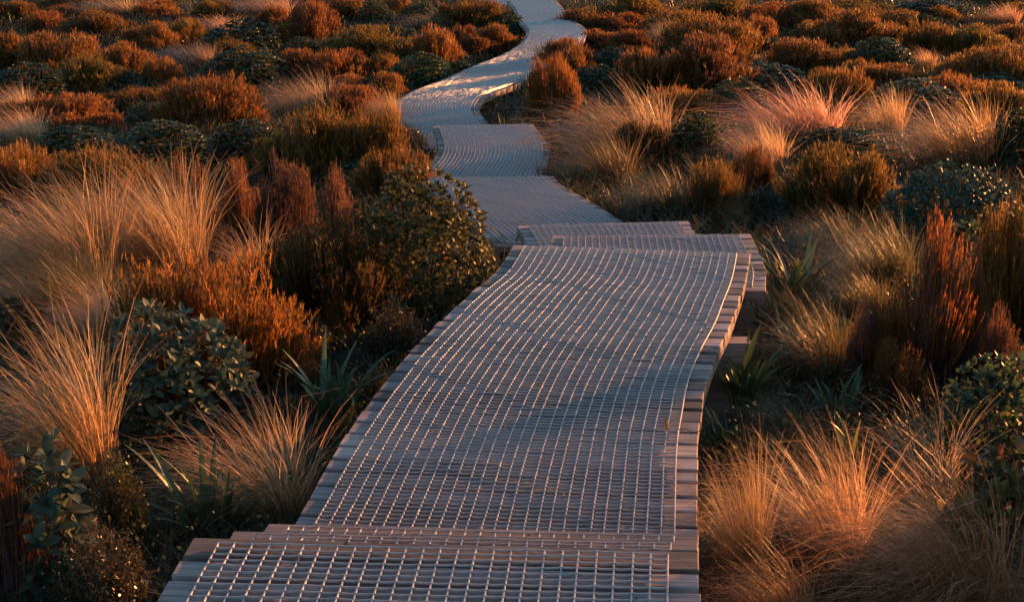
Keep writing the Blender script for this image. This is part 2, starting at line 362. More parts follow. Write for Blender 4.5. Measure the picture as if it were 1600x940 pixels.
    ('T', 'o', 4.27, 23.03, -2.049, 0.55, 0.35, 'short bright grass at the foot of the purple-stemmed heath'),
    ('L', 'g', 4.17, 21.2, -2.134, 1.59, 0.45, 'flat dark green carpet shrub above the arching pale tussock'),
    ('L', 'd', 3.14, 17.74, -1.96, 0.93, 0.6, 'dark leafy slope left of the arching pale tussock'),
    ('H', 'o', 4.95, 19.42, -2.069, 0.78, 0.63, 'orange heath dome behind the arching pale tussock'),
    ('H', 'o', 5.67, 20.62, -2.028, 0.68, 0.51, 'orange heath shrub right behind that dome'),
    ('T', 'p', 3.26, 15.13, -1.704, 1.23, 0.75, 'arching pale pink tussock in the middle of the right bank'),
    ('L', 'd', 10.11, 31.62, -2.23, 1.93, 0.46, 'dark green leafy mass along the top edge, far right'),
    ('H', 'o', 10.2, 30.84, -2.257, 0.64, 0.44, 'small upright heath shrub in front of the leafy mass at top'),
    ('L', 'g', 9.39, 29.56, -2.179, 0.52, 0.32, 'tiny grey-green cushion left of the small upright heath shrub'),
    ('H', 'k', 8.11, 25.19, -2.176, 0.78, 0.68, 'tall olive heath shrub, upper far right'),
    ('H', 'o', 8.61, 24.95, -2.135, 0.6, 0.47, 'low heath shrub on the right flank of the tall olive one'),
    ('H', 'k', 8.96, 25.04, -2.102, 0.95, 0.58, 'dark heath mound with even orange crest, far right'),
    ('H', 'p', 10.14, 26.22, -2.151, 0.75, 0.5, 'heath shrub with purple stems at the right edge near the top'),
    ('T', 'p', 11.37, 30.17, -2.227, 0.77, 0.53, 'pink grass tussock near the top right corner'),
    ('H', 'o', 10.79, 30.03, -2.269, 1.33, 0.29, 'low orange heath ridge below the pink corner grass'),
    ('H', 'o', 12.55, 32.05, -2.255, 0.63, 0.4, 'orange heath shrub in the extreme top right corner'),
    ('H', 'o', 8.62, 29.94, -2.17, 1.42, 0.4, 'long low orange heath ridge left of the grey-green cushion'),
    ('H', 'o', 6.2, 20.46, -2.001, 0.94, 0.43, 'left half of the long heath dome behind the brightest tussock'),
    ('H', 'o', 6.47, 18.77, -1.96, 0.81, 0.53, 'right half of the long heath dome, sloping down to the right'),
    ('T', 'o', 7.2, 22.99, -2.088, 0.69, 0.41, 'grass with glowing heads on top of the long heath dome'),
    ('H', 'o', 7.48, 21.73, -2.053, 0.54, 0.43, 'small golden heath shrub right of the glowing grass heads'),
    ('H', 'o', 7.98, 21.08, -2.028, 1.12, 0.69, 'large golden heath shrub at the right edge, upper part'),
    ('L', 't', 7.67, 20.32, -2.038, 1.02, 0.35, 'blue-green leafy patch under the large golden heath, right edge'),
    ('H', 'o', 6.8, 17.55, -1.957, 0.89, 0.59, 'red-gold heath shrub at the right edge below the blue-green patch'),
    ('L', 'g', 5.75, 18.11, -1.981, 1.37, 0.53, 'olive-green leafy shrub behind the brightest tussock'),
    ('T', 'o', 4.66, 16.02, -1.838, 0.54, 0.67, 'sparse upright grass left of the brightest tussock'),
    ('T', 'o', 4.63, 13.41, -1.598, 1.1, 0.82, 'brightest dense tussock on the right bank'),
    ('L', 'd', 5.25, 13.12, -1.595, 0.57, 0.67, 'black-green leafy shrub at the right edge beside the brightest tussock'),
    ('L', 'd', 3.71, 14.18, -1.64, 1.16, 0.34, 'low dark leafy strip between the pale and the brightest tussock'),
    ('H', 'k', 2.84, 10.79, -1.383, 0.73, 0.65, 'spiky olive-gold heath shrub right of centre'),
    ('B', 't', 3.57, 10.04, -1.307, 1.26, 0.61, 'wide blue-green leafy shrub with separate leaves, right side'),
    ('T', 'p', 2.54, 13.54, -1.658, 0.75, 0.58, 'feathery pink tussock behind twin dark heath shrubs'),
    ('H', 'r', 2.26, 11.7, -1.452, 0.35, 0.52, 'right one of the twin dark heath shrubs, right bank'),
    ('H', 'o', 1.72, 10.56, -1.373, 0.4, 0.58, 'left one of the twin dark heath shrubs, right bank'),
    ('L', 'd', 2.0, 13.77, -1.659, 0.68, 0.59, 'dark leafy shrub with glints between two pink tussocks'),
    ('T', 'b', 1.18, 10.49, -1.33, 0.64, 0.5, 'rounded drooping brown tussock beside the diagonal boardwalk'),
    ('T', 'b', 1.76, 10.11, -1.329, 0.35, 0.33, 'small faded tuft at the foot of the twin dark heath shrubs'),
    ('L', 'd', 2.13, 10.48, -1.372, 0.49, 0.34, 'small-leaved dark mound right of the twin dark heath shrubs'),
    ('S', 's', 1.69, 7.28, -0.944, 0.4, 0.46, 'silvery strap-leaf plant right of the jutting platform'),
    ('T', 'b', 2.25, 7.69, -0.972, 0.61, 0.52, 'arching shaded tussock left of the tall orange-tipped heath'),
    ('T', 'b', 2.29, 8.91, -1.204, 0.56, 0.44, 'dull green grass behind the silvery strap-leaf plant'),
    ('H', 't', 2.07, 5.94, -0.834, 0.39, 0.83, 'tall heath shrub with long bare purple stems and orange tips'),
    ('H', 't', 2.32, 6.09, -0.814, 0.12, 0.63, 'narrow orange spire right of the tall bare-stemmed heath'),
    ('B', 'g', 3.17, 8.6, -1.155, 0.36, 0.41, 'small round green leafy shrub behind the narrow orange spire'),
    ('H', 'o', 2.67, 6.42, -0.801, 0.39, 0.75, 'big dark heath shrub with fiery top at the right edge'),
    ('T', 'b', 1.51, 6.03, -0.878, 0.49, 0.45, 'dull shaded tussock right of the long boardwalk section'),
    ('H', 'p', 1.75, 5.91, -0.857, 0.14, 0.47, 'slim purple heath stem clump behind the near dark heath'),
    ('H', 'o', 1.83, 5.85, -0.849, 0.16, 0.42, 'small heath with two glowing spots under the tall stems'),
    ('H', 'd', 1.79, 5.48, -0.823, 0.24, 0.36, 'dark brown spiky heath at the foot of the tall stems'),
    ('H', 'p', 2.35, 5.82, -0.802, 0.22, 0.41, 'faded purple heath below the big fiery-topped one'),
    ('S', 'g', 1.07, 5.44, -0.804, 0.35, 0.4, 'dark green strap-leaf plant against the long boardwalk edge'),
    ('S', 'g', 1.49, 5.33, -0.806, 0.16, 0.3, 'upright green strap-leaf plant right of the dull shaded tussock'),
    ('B', 'g', 1.97, 4.8, -0.754, 0.51, 0.52, 'leafy green shrub at the right edge with glinting tips'),
    ('T', 'o', 0.73, 3.69, -0.601, 0.23, 0.52, 'reddish grass tussock touching the right edge of the boardwalk'),
    ('T', 'o', 1.02, 3.86, -0.607, 0.44, 0.46, 'wide orange-lit tussock right of the boardwalk in the foreground'),
    ('T', 's', 1.57, 4.38, -0.677, 0.42, 0.46, 'upright pale curled grass in front of the right leafy shrub'),
    ('T', 'n', 1.22, 3.36, -0.561, 0.65, 0.58, 'huge arching foreground tussock at the bottom right'),
    ('B', 'b', 1.58, 3.71, -0.595, 0.36, 0.47, 'brownish large-leaved shrub in the lower right'),
    ('T', 'n', 1.55, 3.26, -0.551, 0.38, 0.39, 'foreground grass in the bottom right corner'),
    ('T', 'n', 0.75, 3.28, -0.565, 0.35, 0.35, 'dark grass tuft at the bottom edge right of the nearest platform'),
    ('S', 'y', 1.38, 4.67, -0.708, 0.12, 0.29, 'few upright yellow strap leaves among the foreground grass'),
    ('T', 'b', 1.12, 5.08, -0.757, 0.48, 0.19, 'low dark grass under the right side of the long boardwalk'),
    ('H', 'o', -4.55, 11.54, -1.493, 0.6, 0.6, 'orange heath shrub behind the giant tussock, at the left edge'),
    ('H', 'o', -3.71, 11.26, -1.454, 0.93, 0.61, 'wide orange heath crest rising behind the giant tussock'),
    ('T', 'w', -3.0, 7.93, -1.029, 0.96, 0.78, 'left half of the giant pale tussock, leaning to the left edge'),
    ('T', 'w', -2.55, 8.39, -1.112, 0.97, 0.84, 'right half of the giant pale tussock, upright and glowing'),
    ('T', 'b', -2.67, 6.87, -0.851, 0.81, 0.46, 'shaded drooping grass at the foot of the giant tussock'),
    ('H', 't', -2.33, 8.94, -1.177, 0.4, 0.78, 'heath shrub with orange tips directly right of the giant tussock'),
    ('H', 't', -2.1, 9.61, -1.244, 0.32, 0.66, 'spiky orange-edged heath left of the pink-stemmed pair'),
    ('H', 'p', -1.69, 9.35, -1.216, 0.36, 0.72, 'left one of the two pink-stemmed heath shrubs'),
    ('H', 'p', -1.29, 9.18, -1.211, 0.29, 0.67, 'right one of the two pink-stemmed heath shrubs'),
    ('H', 'o', -1.87, 9.39, -1.217, 0.2, 0.41, 'little golden heath between spiky heath and pink-stemmed pair'),
    ('H', 'k', -1.98, 12.93, -1.587, 0.93, 0.76, 'left lump of the biggest olive heath beside the path'),
    ('H', 'k', -1.43, 12.79, -1.543, 0.55, 0.71, 'right lump of the biggest olive heath, glowing right rim'),
    ('H', 'o', -1.06, 11.35, -1.419, 0.56, 0.53, 'feathery orange heath at the path, above the large leafy bush'),
    ('C', 'e', -1.27, 15.55, -1.847, 0.48, 0.4, 'small dark glinting shrub between biggest olive heath and path bend'),
    ('B', 'm', -0.56, 7.34, -0.957, 1.11, 0.89, 'large dark leafy bush with glinting leaves against the boardwalk'),
    ('L', 't', -1.55, 12.38, -1.529, 0.57, 0.3, 'blue-green leaves under the biggest olive heath'),
    ('T', 's', -1.8, 8.24, -1.059, 0.61, 0.5, 'sparse arching seed-head grass right of the giant tussock'),
    ('H', 'd', -1.03, 6.87, -0.894, 0.62, 0.61, 'dark unlit heath left of the large leafy bush'),
    ('H', 'o', -0.85, 7.18, -0.923, 0.14, 0.42, 'thin orange heath spires before the large leafy bush'),
    ('H', 'd', -1.54, 7.32, -0.944, 0.47, 0.36, 'dull olive heath behind the flaming heath shrub'),
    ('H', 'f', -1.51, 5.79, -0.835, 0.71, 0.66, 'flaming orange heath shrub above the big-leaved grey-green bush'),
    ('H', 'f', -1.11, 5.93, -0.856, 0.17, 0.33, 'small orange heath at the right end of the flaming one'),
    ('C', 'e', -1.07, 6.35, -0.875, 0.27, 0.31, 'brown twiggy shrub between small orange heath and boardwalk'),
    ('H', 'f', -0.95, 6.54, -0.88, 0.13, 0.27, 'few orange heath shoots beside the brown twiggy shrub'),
    ('C', 'e', -0.61, 6.21, -0.858, 0.35, 0.41, 'dark small-leaved shrub with glints beside the long boardwalk'),
    ('S', 'y', -0.37, 6.97, -0.911, 0.33, 0.23, 'yellow-green strap leaves poking out at the boardwalk edge'),
    ('B', 's', -1.48, 5.11, -0.77, 0.87, 0.64, 'big-leaved grey-green bush in the left foreground'),
    ('T', 'w', -2.23, 6.38, -0.836, 0.45, 0.4, 'pink grass in front of the flaming heath, left'),
    ('T', 'r', -1.81, 4.57, -0.684, 0.55, 0.71, 'tall orange grass tussock in the left foreground'),
    ('L', 'g', -2.71, 6.56, -0.813, 0.25, 0.2, 'little dark leafy shrub at the left edge in the grass'),
    ('S', 's', -0.81, 5.29, -0.813, 0.35, 0.43, 'silvery strap-leaf plant left of the long boardwalk'),
    ('T', 'r', -1.0, 4.25, -0.68, 0.55, 0.45, 'orange grass tussock left of the boardwalk steps'),
    ('S', 'g', -1.08, 4.01, -0.643, 0.36, 0.37, 'dark green strap-leaf plant left of the steps'),
    ('B', 's', -1.42, 3.46, -0.577, 0.24, 0.66, 'leggy large-leaved shrub in the bottom left corner'),
    ('H', 't', -1.55, 3.4, -0.575, 0.18, 0.69, 'tall heath shrub cut off by the left edge at the bottom'),
    ('C', 'e', -1.32, 3.83, -0.614, 0.21, 0.49, 'upright dark small-leaved shrub in the lower left'),
    ('C', 'e', -1.24, 3.36, -0.565, 0.33, 0.41, 'low twiggy shrub with copper glints at the bottom left'),
    ('C', 'e', -0.64, 5.58, -0.827, 0.21, 0.26, 'shadowed twiggy shrub at the boardwalk edge below the glinting one'),
    ('S', 'g', 1.52, 6.36, -0.901, 0.38, 0.32, 'dark strap-leaf plant behind the dull shaded tussock, right of the long boardwalk'),
    ('S', 's', 1.46, 6.88, -0.932, 0.26, 0.23, 'small silvery strap-leaf tuft just below the jutting platform'),
    ('C', 'e', 0.98, 5.06, -0.749, 0.25, 0.19, 'low shadowed twiggy shrub under the right edge of the long boardwalk'),
    ('T', 'b', 1.97, 6.96, -0.883, 0.41, 0.31, 'dull grass between the silvery strap-leaf plant and the tall bare-stemmed heath'),
    ('T', 's', 0.64, 4.04, -0.636, 0.11, 0.14, 'few dry grass blades poking up at the right end of the steps'),
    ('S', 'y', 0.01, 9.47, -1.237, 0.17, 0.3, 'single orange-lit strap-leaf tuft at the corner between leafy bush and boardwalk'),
    ('T', 'n', 1.44, 3.69, -0.59, 0.4, 0.34, 'tangled arching grass between the wide orange-lit tussock and the brownish shrub'),
    ('T', 'b', 1.12, 5.97, -0.873, 0.26, 0.21, 'dark grass tuft tucked under the bend of the long boardwalk edge'),
    ('S', 'g', 0.89, 4.88, -0.721, 0.23, 0.21, 'low green strap leaves hugging the boardwalk edge above the reddish tussock'),
    ('T', 'b', 1.53, 6.95, -0.928, 0.31, 0.25, 'dark grass tuft just below the corner of the jutting platform'),
    ('C', 'e', 1.3, 6.15, -0.894, 0.27, 0.22, 'small dark twiggy shrub near the protruding beam end'),
    ('L', 'd', 1.72, 6.37, -0.886, 0.31, 0.22, 'little dark leafy shrub left of the slim purple heath clump'),
]

GP = [(-50, -.35), (0, -.5), (3, -.55), (5, -.75), (7, -.9), (9, -1.2), (12, -1.5), (16, -1.85), (20, -2.05), (30, -2.2), (60, -2.6), (3000, -3.2)]
def ground(x, y):
    x = np.asarray(x, float); y = np.asarray(y, float)
    z = np.interp(y, [a for a, b in GP], [b for a, b in GP])
    k = np.clip((y - 1) / 4, 0, 1)
    return z + k * (.05 * np.sin(x * .9 + 1.3) * np.sin(y * .7) + .03 * np.sin(x * 2.1 + y * 1.3))

# ------------------------------------------------------------------ ground
def build_ground():
    def axis(near, far, step, m):
        a = list(np.arange(-near, near + .01, step)); v = near
        while v < far:
            v *= m; a += [v, -v]
        return np.array(sorted(a))
    xs = axis(24, 2500, .4, 1.5); ys = axis(24, 2500, .4, 1.5) + 18
    X, Y = np.meshgrid(xs, ys)
    Z = ground(X, Y)
    V = np.stack([X, Y, Z], -1).reshape(-1, 3)
    nx = len(xs)
    i = (np.arange(len(ys) - 1)[:, None] * nx + np.arange(nx - 1)[None, :]).ravel()
    me = make_mesh('ground', V, np.stack([i, i + 1, i + nx + 1, i + nx], 1), smooth=True)
    tag(new_obj('ground', me, mat=M['soil']), kind='structure')
build_ground()

# ------------------------------------------------------------------ boardwalk
rng = np.random.default_rng(7)
PLANK_T = .045
FOOT = []          # sampled deck outline stations, to keep plants' cover off the boards

def catmull(P, u):
    P = np.asarray(P, float); n = len(P)
    if n == 2: return P[0] * (1 - u)[:, None] + P[1] * u[:, None]
    x = u * (n - 1); i = np.clip(x.astype(int), 0, n - 2); f = (x - i)[:, None]
    E = np.vstack([2 * P[0] - P[1], P, 2 * P[-1] - P[-2]])
    p0, p1, p2, p3 = E[i], E[i + 1], E[i + 2], E[i + 3]
    return .5 * ((2 * p1) + (-p0 + p2) * f + (2 * p0 - 5 * p1 + 4 * p2 - p3) * f**2 + (-p0 + 3 * p1 - 3 * p2 + p3) * f**3)

def box8(name, c8):
    f = [[0, 1, 2, 3], [7, 6, 5, 4], [0, 4, 5, 1], [1, 5, 6, 2], [2, 6, 7, 3], [3, 7, 4, 0]]
    return make_mesh(name, c8, f)

def sweep_box(path, half_w, z0, z1):
    """path (k,2) ground line -> box beam of width 2*half_w between z0 and z1, as quads"""
    k = len(path); d = norm(np.gradient(path, axis=0)); s = np.stack([d[:, 1], -d[:, 0]], 1) * half_w
    L_, R_ = path - s, path + s
    V = np.concatenate([np.c_[L_, np.full(k, z1)], np.c_[R_, np.full(k, z1)], np.c_[R_, np.full(k, z0)], np.c_[L_, np.full(k, z0)]])
    i = np.arange(k - 1); Q = []
    for a in range(4):
        b = (a + 1) % 4
        Q.append(np.stack([a * k + i, b * k + i, b * k + i + 1, a * k + i + 1], 1))
    Q = np.concatenate(Q + [np.array([[0, k, 2 * k, 3 * k][::-1], [k - 1, 2 * k - 1, 3 * k - 1, 4 * k - 1]])])
    return V, Q

def build_deck(key, name, z, stations, label):
    root = new_obj(name, None)
    P = np.array(stations)
    mid0 = (P[0, :2] + P[0, 2:]) / 2; mid1 = (P[-1, :2] + P[-1, 2:]) / 2
    gx, gy = (mid0 + mid1) / 2
    gz = float(ground(gx, gy))
    root.location = (gx, gy, gz); root.empty_display_size = .2
    off = np.array([gx, gy, gz])
    tag(root, label, 'step' if name.endswith('step') else 'boardwalk', 'boardwalk sections and steps', 'thing')
    # fine sampling, then arc length along the middle line
    u = np.linspace(0, 1, 600); S = catmull(P, u)
    mid = (S[:, :2] + S[:, 2:]) / 2
    arc = np.r_[0, np.cumsum(np.linalg.norm(np.diff(mid, axis=0), axis=1))]
    length = arc[-1]
    def at(a):
        a = np.asarray(a, float)
        return np.stack([np.interp(a, arc, S[:, k]) for k in range(4)], -1)
    FOOT.append((at(np.linspace(0, length, max(3, int(length / .12)))), z))
    # planks: one object each
    pitch = .104; n = max(2, int(round(length / pitch))); pitch = length / n
    for i in range(n):
        gap = float(rng.choice([.008, .012, .017, .034], p=[.22, .36, .27, .15]))
        if i % 6 == 5: gap = .038                                # joint between panels
        e = at([i * pitch + gap / 2, (i + 1) * pitch - gap / 2])
        l0, r0, l1, r1 = e[0, :2], e[0, 2:], e[1, :2], e[1, 2:]
        ax = norm((r0 + r1) - (l0 + l1)); jl, jr = rng.normal(0, .0018, 2)
        l0, l1 = l0 + ax * jl, l1 + ax * jl; r0, r1 = r0 + ax * jr, r1 + ax * jr
        c = (l0 + r0 + l1 + r1) / 4; ay = np.array([-ax[1], ax[0]])
        zz = rng.normal(0, .0012); tw = rng.normal(0, .0010)
        def loc(q, h): return [np.dot(q - c, ax), np.dot(q - c, ay), h]
        bev = .004
        lo = [loc(q, -PLANK_T) for q in (l0, r0, r1, l1)]
        m_ = [loc(q, -bev + tw * s_) for q, s_ in ((l0, 1), (r0, -1), (r1, -1), (l1, 1))]
        tp = []
        for (x_, y_, h_), (sx, sy) in zip(m_, ((1, 1), (-1, 1), (-1, -1), (1, -1))):
            tp.append([x_ + sx * bev * .7, y_ + sy * bev, h_ + bev])
        V = lo + m_ + tp
        Fq = [[3, 2, 1, 0], [8, 9, 10, 11]]
        for a in range(4):
            b = (a + 1) % 4
            Fq += [[a, b, 4 + b, 4 + a], [4 + a, 4 + b, 8 + b, 8 + a]]
        o = new_obj('plank', make_mesh('plank', V, Fq), root, M['wood'])
        o.location = (c[0] - gx, c[1] - gy, z + zz - gz)
        o.rotation_euler = (0, 0, math.atan2(ax[1], ax[0]))
    # edge boards and bearers below the planks, posts to the ground
    k = max(4, int(length / .15)); E = at(np.linspace(.01, length - .01, k))
    lft, rgt = E[:, :2], E[:, 2:]; ax = norm(rgt - lft)
    zt = z - PLANK_T - .002
    for nm, inset, hw, dep in (('edge_board', .024, .02, .032), ('bearer', .22, .03, .13)):
        for side in (0, 1):
            path = lft + ax * inset if side == 0 else rgt - ax * inset
            V, Q = sweep_box(path, hw, zt - dep, zt)
            o = new_obj(nm, make_mesh(nm, V - off, Q), root, M['wood'])
    npost = max(2, int(length / 1.5) + 1)
    for a in np.linspace(.12, length - .12, npost):
        e = at([a])[0]; axp = norm(e[2:] - e[:2])
        for q in (e[:2] + axp * .16, e[2:] - axp * .16):
            g0 = float(ground(q[0], q[1])) - .2
            h = .045
            c8 = [[-h, -h, g0 - gz], [h, -h, g0 - gz], [h, h, g0 - gz], [-h, h, g0 - gz]]
            c8 = c8[::-1] + [[x_, y_, zt - .004 - gz] for x_, y_, _ in c8[::-1]]
            o = new_obj('post', box8('post', c8), root, M['wood'])
            o.location = (q[0] - gx, q[1] - gy, 0)
    # netting sheet laid over the planks
    far = length > 9
    inset = .075
    cell_l, cell_w = (.027, .043)
    width = float(np.mean(np.linalg.norm(E[:, 2:] - E[:, :2], axis=1)))
    nl = int((width - 2 * inset) / cell_w)
    a0, a1 = (.05, length - .04)
    nc = max(2, int((a1 - a0) / cell_l))
    zn = z + .0045
    aa = np.linspace(a0, a1, nc + 1)
    G = at(aa); l_, r_ = G[:, :2], G[:, 2:]; axn = norm(r_ - l_)
    l_ = l_ + axn * inset; r_ = r_ - axn * inset
    jit = rng.normal(0, .0016, (nl + 1,))
    f = np.linspace(0, 1, nl + 1)
    wob = .0025 * np.sin(aa[:, None] * 1.7 + f[None, :] * 3) + .0010 * np.sin(aa[:, None] * 7.1 + f[None, :] * 11 + 1)
    grid = l_[:, None, :] * (1 - f)[None, :, None] + r_[:, None, :] * f[None, :, None]
    grid = grid + axn[:, None, :] * (wob + jit[None, :])[:, :, None]
    zg = zn + np.abs(rng.normal(0, .0016, grid.shape[:2])) + .002 * (np.sin(aa[:, None] * 9 + 7 * f[None, :]) > .6)
    N3 = np.concatenate([grid, zg[:, :, None]], 2)              # (nc+1, nl+1, 3)
    parts = []
    def strand(Pn, hw, hh, side):
        nS, kS, _ = Pn.shape
        s = side * hw
        up = np.array([0, 0, hh])
        V = np.stack([Pn - s, Pn - s * .55 + up, Pn + s * .55 + up, Pn + s], 2).reshape(-1, 3)
        i = (np.arange(nS)[:, None] * kS + np.arange(kS - 1)[None, :]).ravel() * 4
        Q = np.concatenate([np.stack([i + a, i + 4 + a, i + 5 + a, i + 1 + a], 1) for a in range(3)])
        return V, Q, np.zeros(len(V))
    step = 3 if far else 1
    lw = np.swapaxes(N3[::step], 0, 1)
    parts.append(strand(lw + np.array([0, 0, .001]), (.0029 if z > -1.0 else .0038), .0040, np.r_[axn.mean(0), 0][None, None, :]))
    if far:
        cw = N3[:, ::4]
    else:                                                        # cross strands bow between the long ones
        A, B = N3[:, :-1], N3[:, 1:]
        dirn = norm(np.gradient(G[:, :2] * .5 + G[:, 2:] * .5, axis=0))
        bow = np.concatenate([dirn * -.0022, np.zeros((len(dirn), 1))], 1)[:, None, :]
        rows = [A, A * .75 + B * .25 + bow, A * .25 + B * .75 + bow]
        cw = np.stack(rows, 2).reshape(N3.shape[0], -1, 3)
        cw = np.concatenate([cw, N3[:, -1:]], 1)
    dmean = norm(np.diff(mid[[0, -1]], axis=0))[0]
    parts.append(strand(cw, .0018, .0056, np.r_[dmean, 0][None, None, :]))
    V, Q, T = merge(parts)
    net = new_obj('netting', make_mesh('netting', V - off, Q), root, M['net'])
    # staples fixing the netting
    ns = int(length * width * 9) if not far else int(length * width * 4)
    ii = rng.integers(0, nc, ns); jj = rng.integers(0, nl, ns)
    c = N3[ii, jj] + np.array([0, 0, .0045])
    h = rng.uniform(.0035, .007, ns)[:, None]; d1 = np.stack([np.cos(jj * 2.4), np.sin(jj * 2.4), rng.normal(0, .25, ns)], 1)
    d2 = np.stack([-np.sin(jj * 2.4), np.cos(jj * 2.4), rng.normal(0, .25, ns)], 1) * .5
    V = np.stack([c - d1 * h - d2 * h, c + d1 * h - d2 * h, c + d1 * h + d2 * h, c - d1 * h + d2 * h, c + np.array([0, 0, .003])], 1).reshape(-1, 3)
    b = np.arange(ns) * 5
    Ft = np.concatenate([np.stack([b + a, b + (a + 1) % 4, b + 4], 1) for a in range(4)])
    o = new_obj('staples', make_mesh('staples', V - off, Ft), net, M['staple'])
    o['kind'] = 'stuff'
    return root

for d in DECKS:
    build_deck(*d)

def cross_beam():
    # timber end sticking out from under the long section
    root = new_obj('cross_beam', box8('cross_beam', [[-.28, -.045, -.10], [-.28, .045, -.10], [.02, .045, -.10], [.02, -.045, -.10],
                   [-.28, -.045, 0], [-.28, .045, 0], [.02, .045, 0], [.02, -.045, 0]]), mat=M['wood'])
    root.location = (1.10, 5.62, -.49)
    tag(root, 'dark timber beam end sticking out under the long boardwalk section, right side', 'beam', kind='thing')
cross_beam()

# ------------------------------------------------------------------ plant meshes (built once, shared by the copies)
def heath_mesh(seed, shoots, needles, nlen, nwid, clumps, bare=.45, spread=.5, pointy=.25, stem_w=.005, stem_share=1.0):
    """broom-like heath of width 1 and height 1: returns (needle mesh, stem mesh)"""
    r = np.random.default_rng(seed)
    # clump tops spread over a lumpy dome
    ca = r.uniform(0, 2 * math.pi, clumps); cr = np.sqrt(r.uniform(0, 1, clumps)) * spread * .88
    lob = 1 + .17 * np.sin(ca * 2 + seed) + .13 * np.sin(ca * 3 + 2 * seed) + .08 * np.sin(ca * 5 + seed)
    cr = cr * lob
    ch = (1 - .62 * (cr / spread) ** 2.4) * r.uniform(.84 - .4 * pointy, 1.0, clumps) * (1 + .10 * np.sin(ca * 2 + 3 * seed))
    cx, cy = cr * np.cos(ca), cr * np.sin(ca)
    own = r.integers(0, clumps, shoots)
    sp = .10
    tx = cx[own] + r.normal(0, sp * .55, shoots); ty = cy[own] + r.normal(0, sp * .55, shoots)
    dd = np.hypot(tx - cx[own], ty - cy[own])
    tz = ch[own] - dd * (.45 + 1.2 * pointy) - np.abs(r.normal(0, .03 + pointy * .10, shoots))
    tz = np.clip(tz, .12, 1.04)
    bx, by = tx * .30 + r.normal(0, .03, shoots), ty * .30 + r.normal(0, .03, shoots)
    K = 6
    s = np.linspace(0, 1, K)[None, :]
    px = bx[:, None] + (tx - bx)[:, None] * (1 - (1 - s) ** 1.7)
    py = by[:, None] + (ty - by)[:, None] * (1 - (1 - s) ** 1.7)
    pz = tz[:, None] * s
    wv = r.normal(0, .012, (shoots, K, 2)); wv[:, 0] = 0
    P = np.stack([px + wv[..., 0], py + wv[..., 1], pz], -1)
    tone = np.clip(r.normal(.5, .22, shoots) + r.normal(0, .14, clumps)[own], 0, 1)
    # stems
    ns = int(shoots * stem_share)
    ang = r.uniform(0, math.pi, ns)
    side = np.stack([np.cos(ang), np.sin(ang), np.zeros(ns)], 1)
    Wd = stem_w * np.linspace(1.3, .45, K)[None, :] * r.uniform(.6, 1.5, (ns, 1))
    V, Q, T = ribbons(P[:ns], Wd, side, np.clip(r.normal(.5, .25, ns), 0, 1))
    VS, QS, TS = V, Q, T
    # needles
    n = shoots * needles
    si = np.repeat(np.arange(shoots), needles)
    u = 1 - (1 - bare) * r.uniform(0, 1, n) ** 1.0
    x = u * (K - 1); i = np.clip(x.astype(int), 0, K - 2); f = (x - i)[:, None]
    p0 = P[si, i] * (1 - f) + P[si, i + 1] * f
    axis = norm(P[si, i + 1] - P[si, i] + np.array([0, 0, .05]))
    ra = r.uniform(0, 2 * math.pi, n)
    rad = np.stack([np.cos(ra), np.sin(ra), np.zeros(n)], 1)
    al = r.uniform(.08, .45, n)[:, None]
    d = norm(axis * np.cos(al) + rad * np.sin(al))
    ln = nlen * r.uniform(.6, 1.25, n)[:, None]
    sd = norm(np.cross(d, rad + np.array([.01, .02, .3]))) * nwid * .5
    V = np.stack([p0 - sd, p0 + sd, p0 + d * ln], 1).reshape(-1, 3)
    Ft = np.arange(n * 3).reshape(-1, 3)
    T = np.repeat(np.clip(tone[si] + r.normal(0, .12, n), 0, 1), 3)
    cx, k = unit_factors(V)
    return make_mesh('foliage', V * k, Ft, T), make_mesh('stems', VS * k, QS, TS)

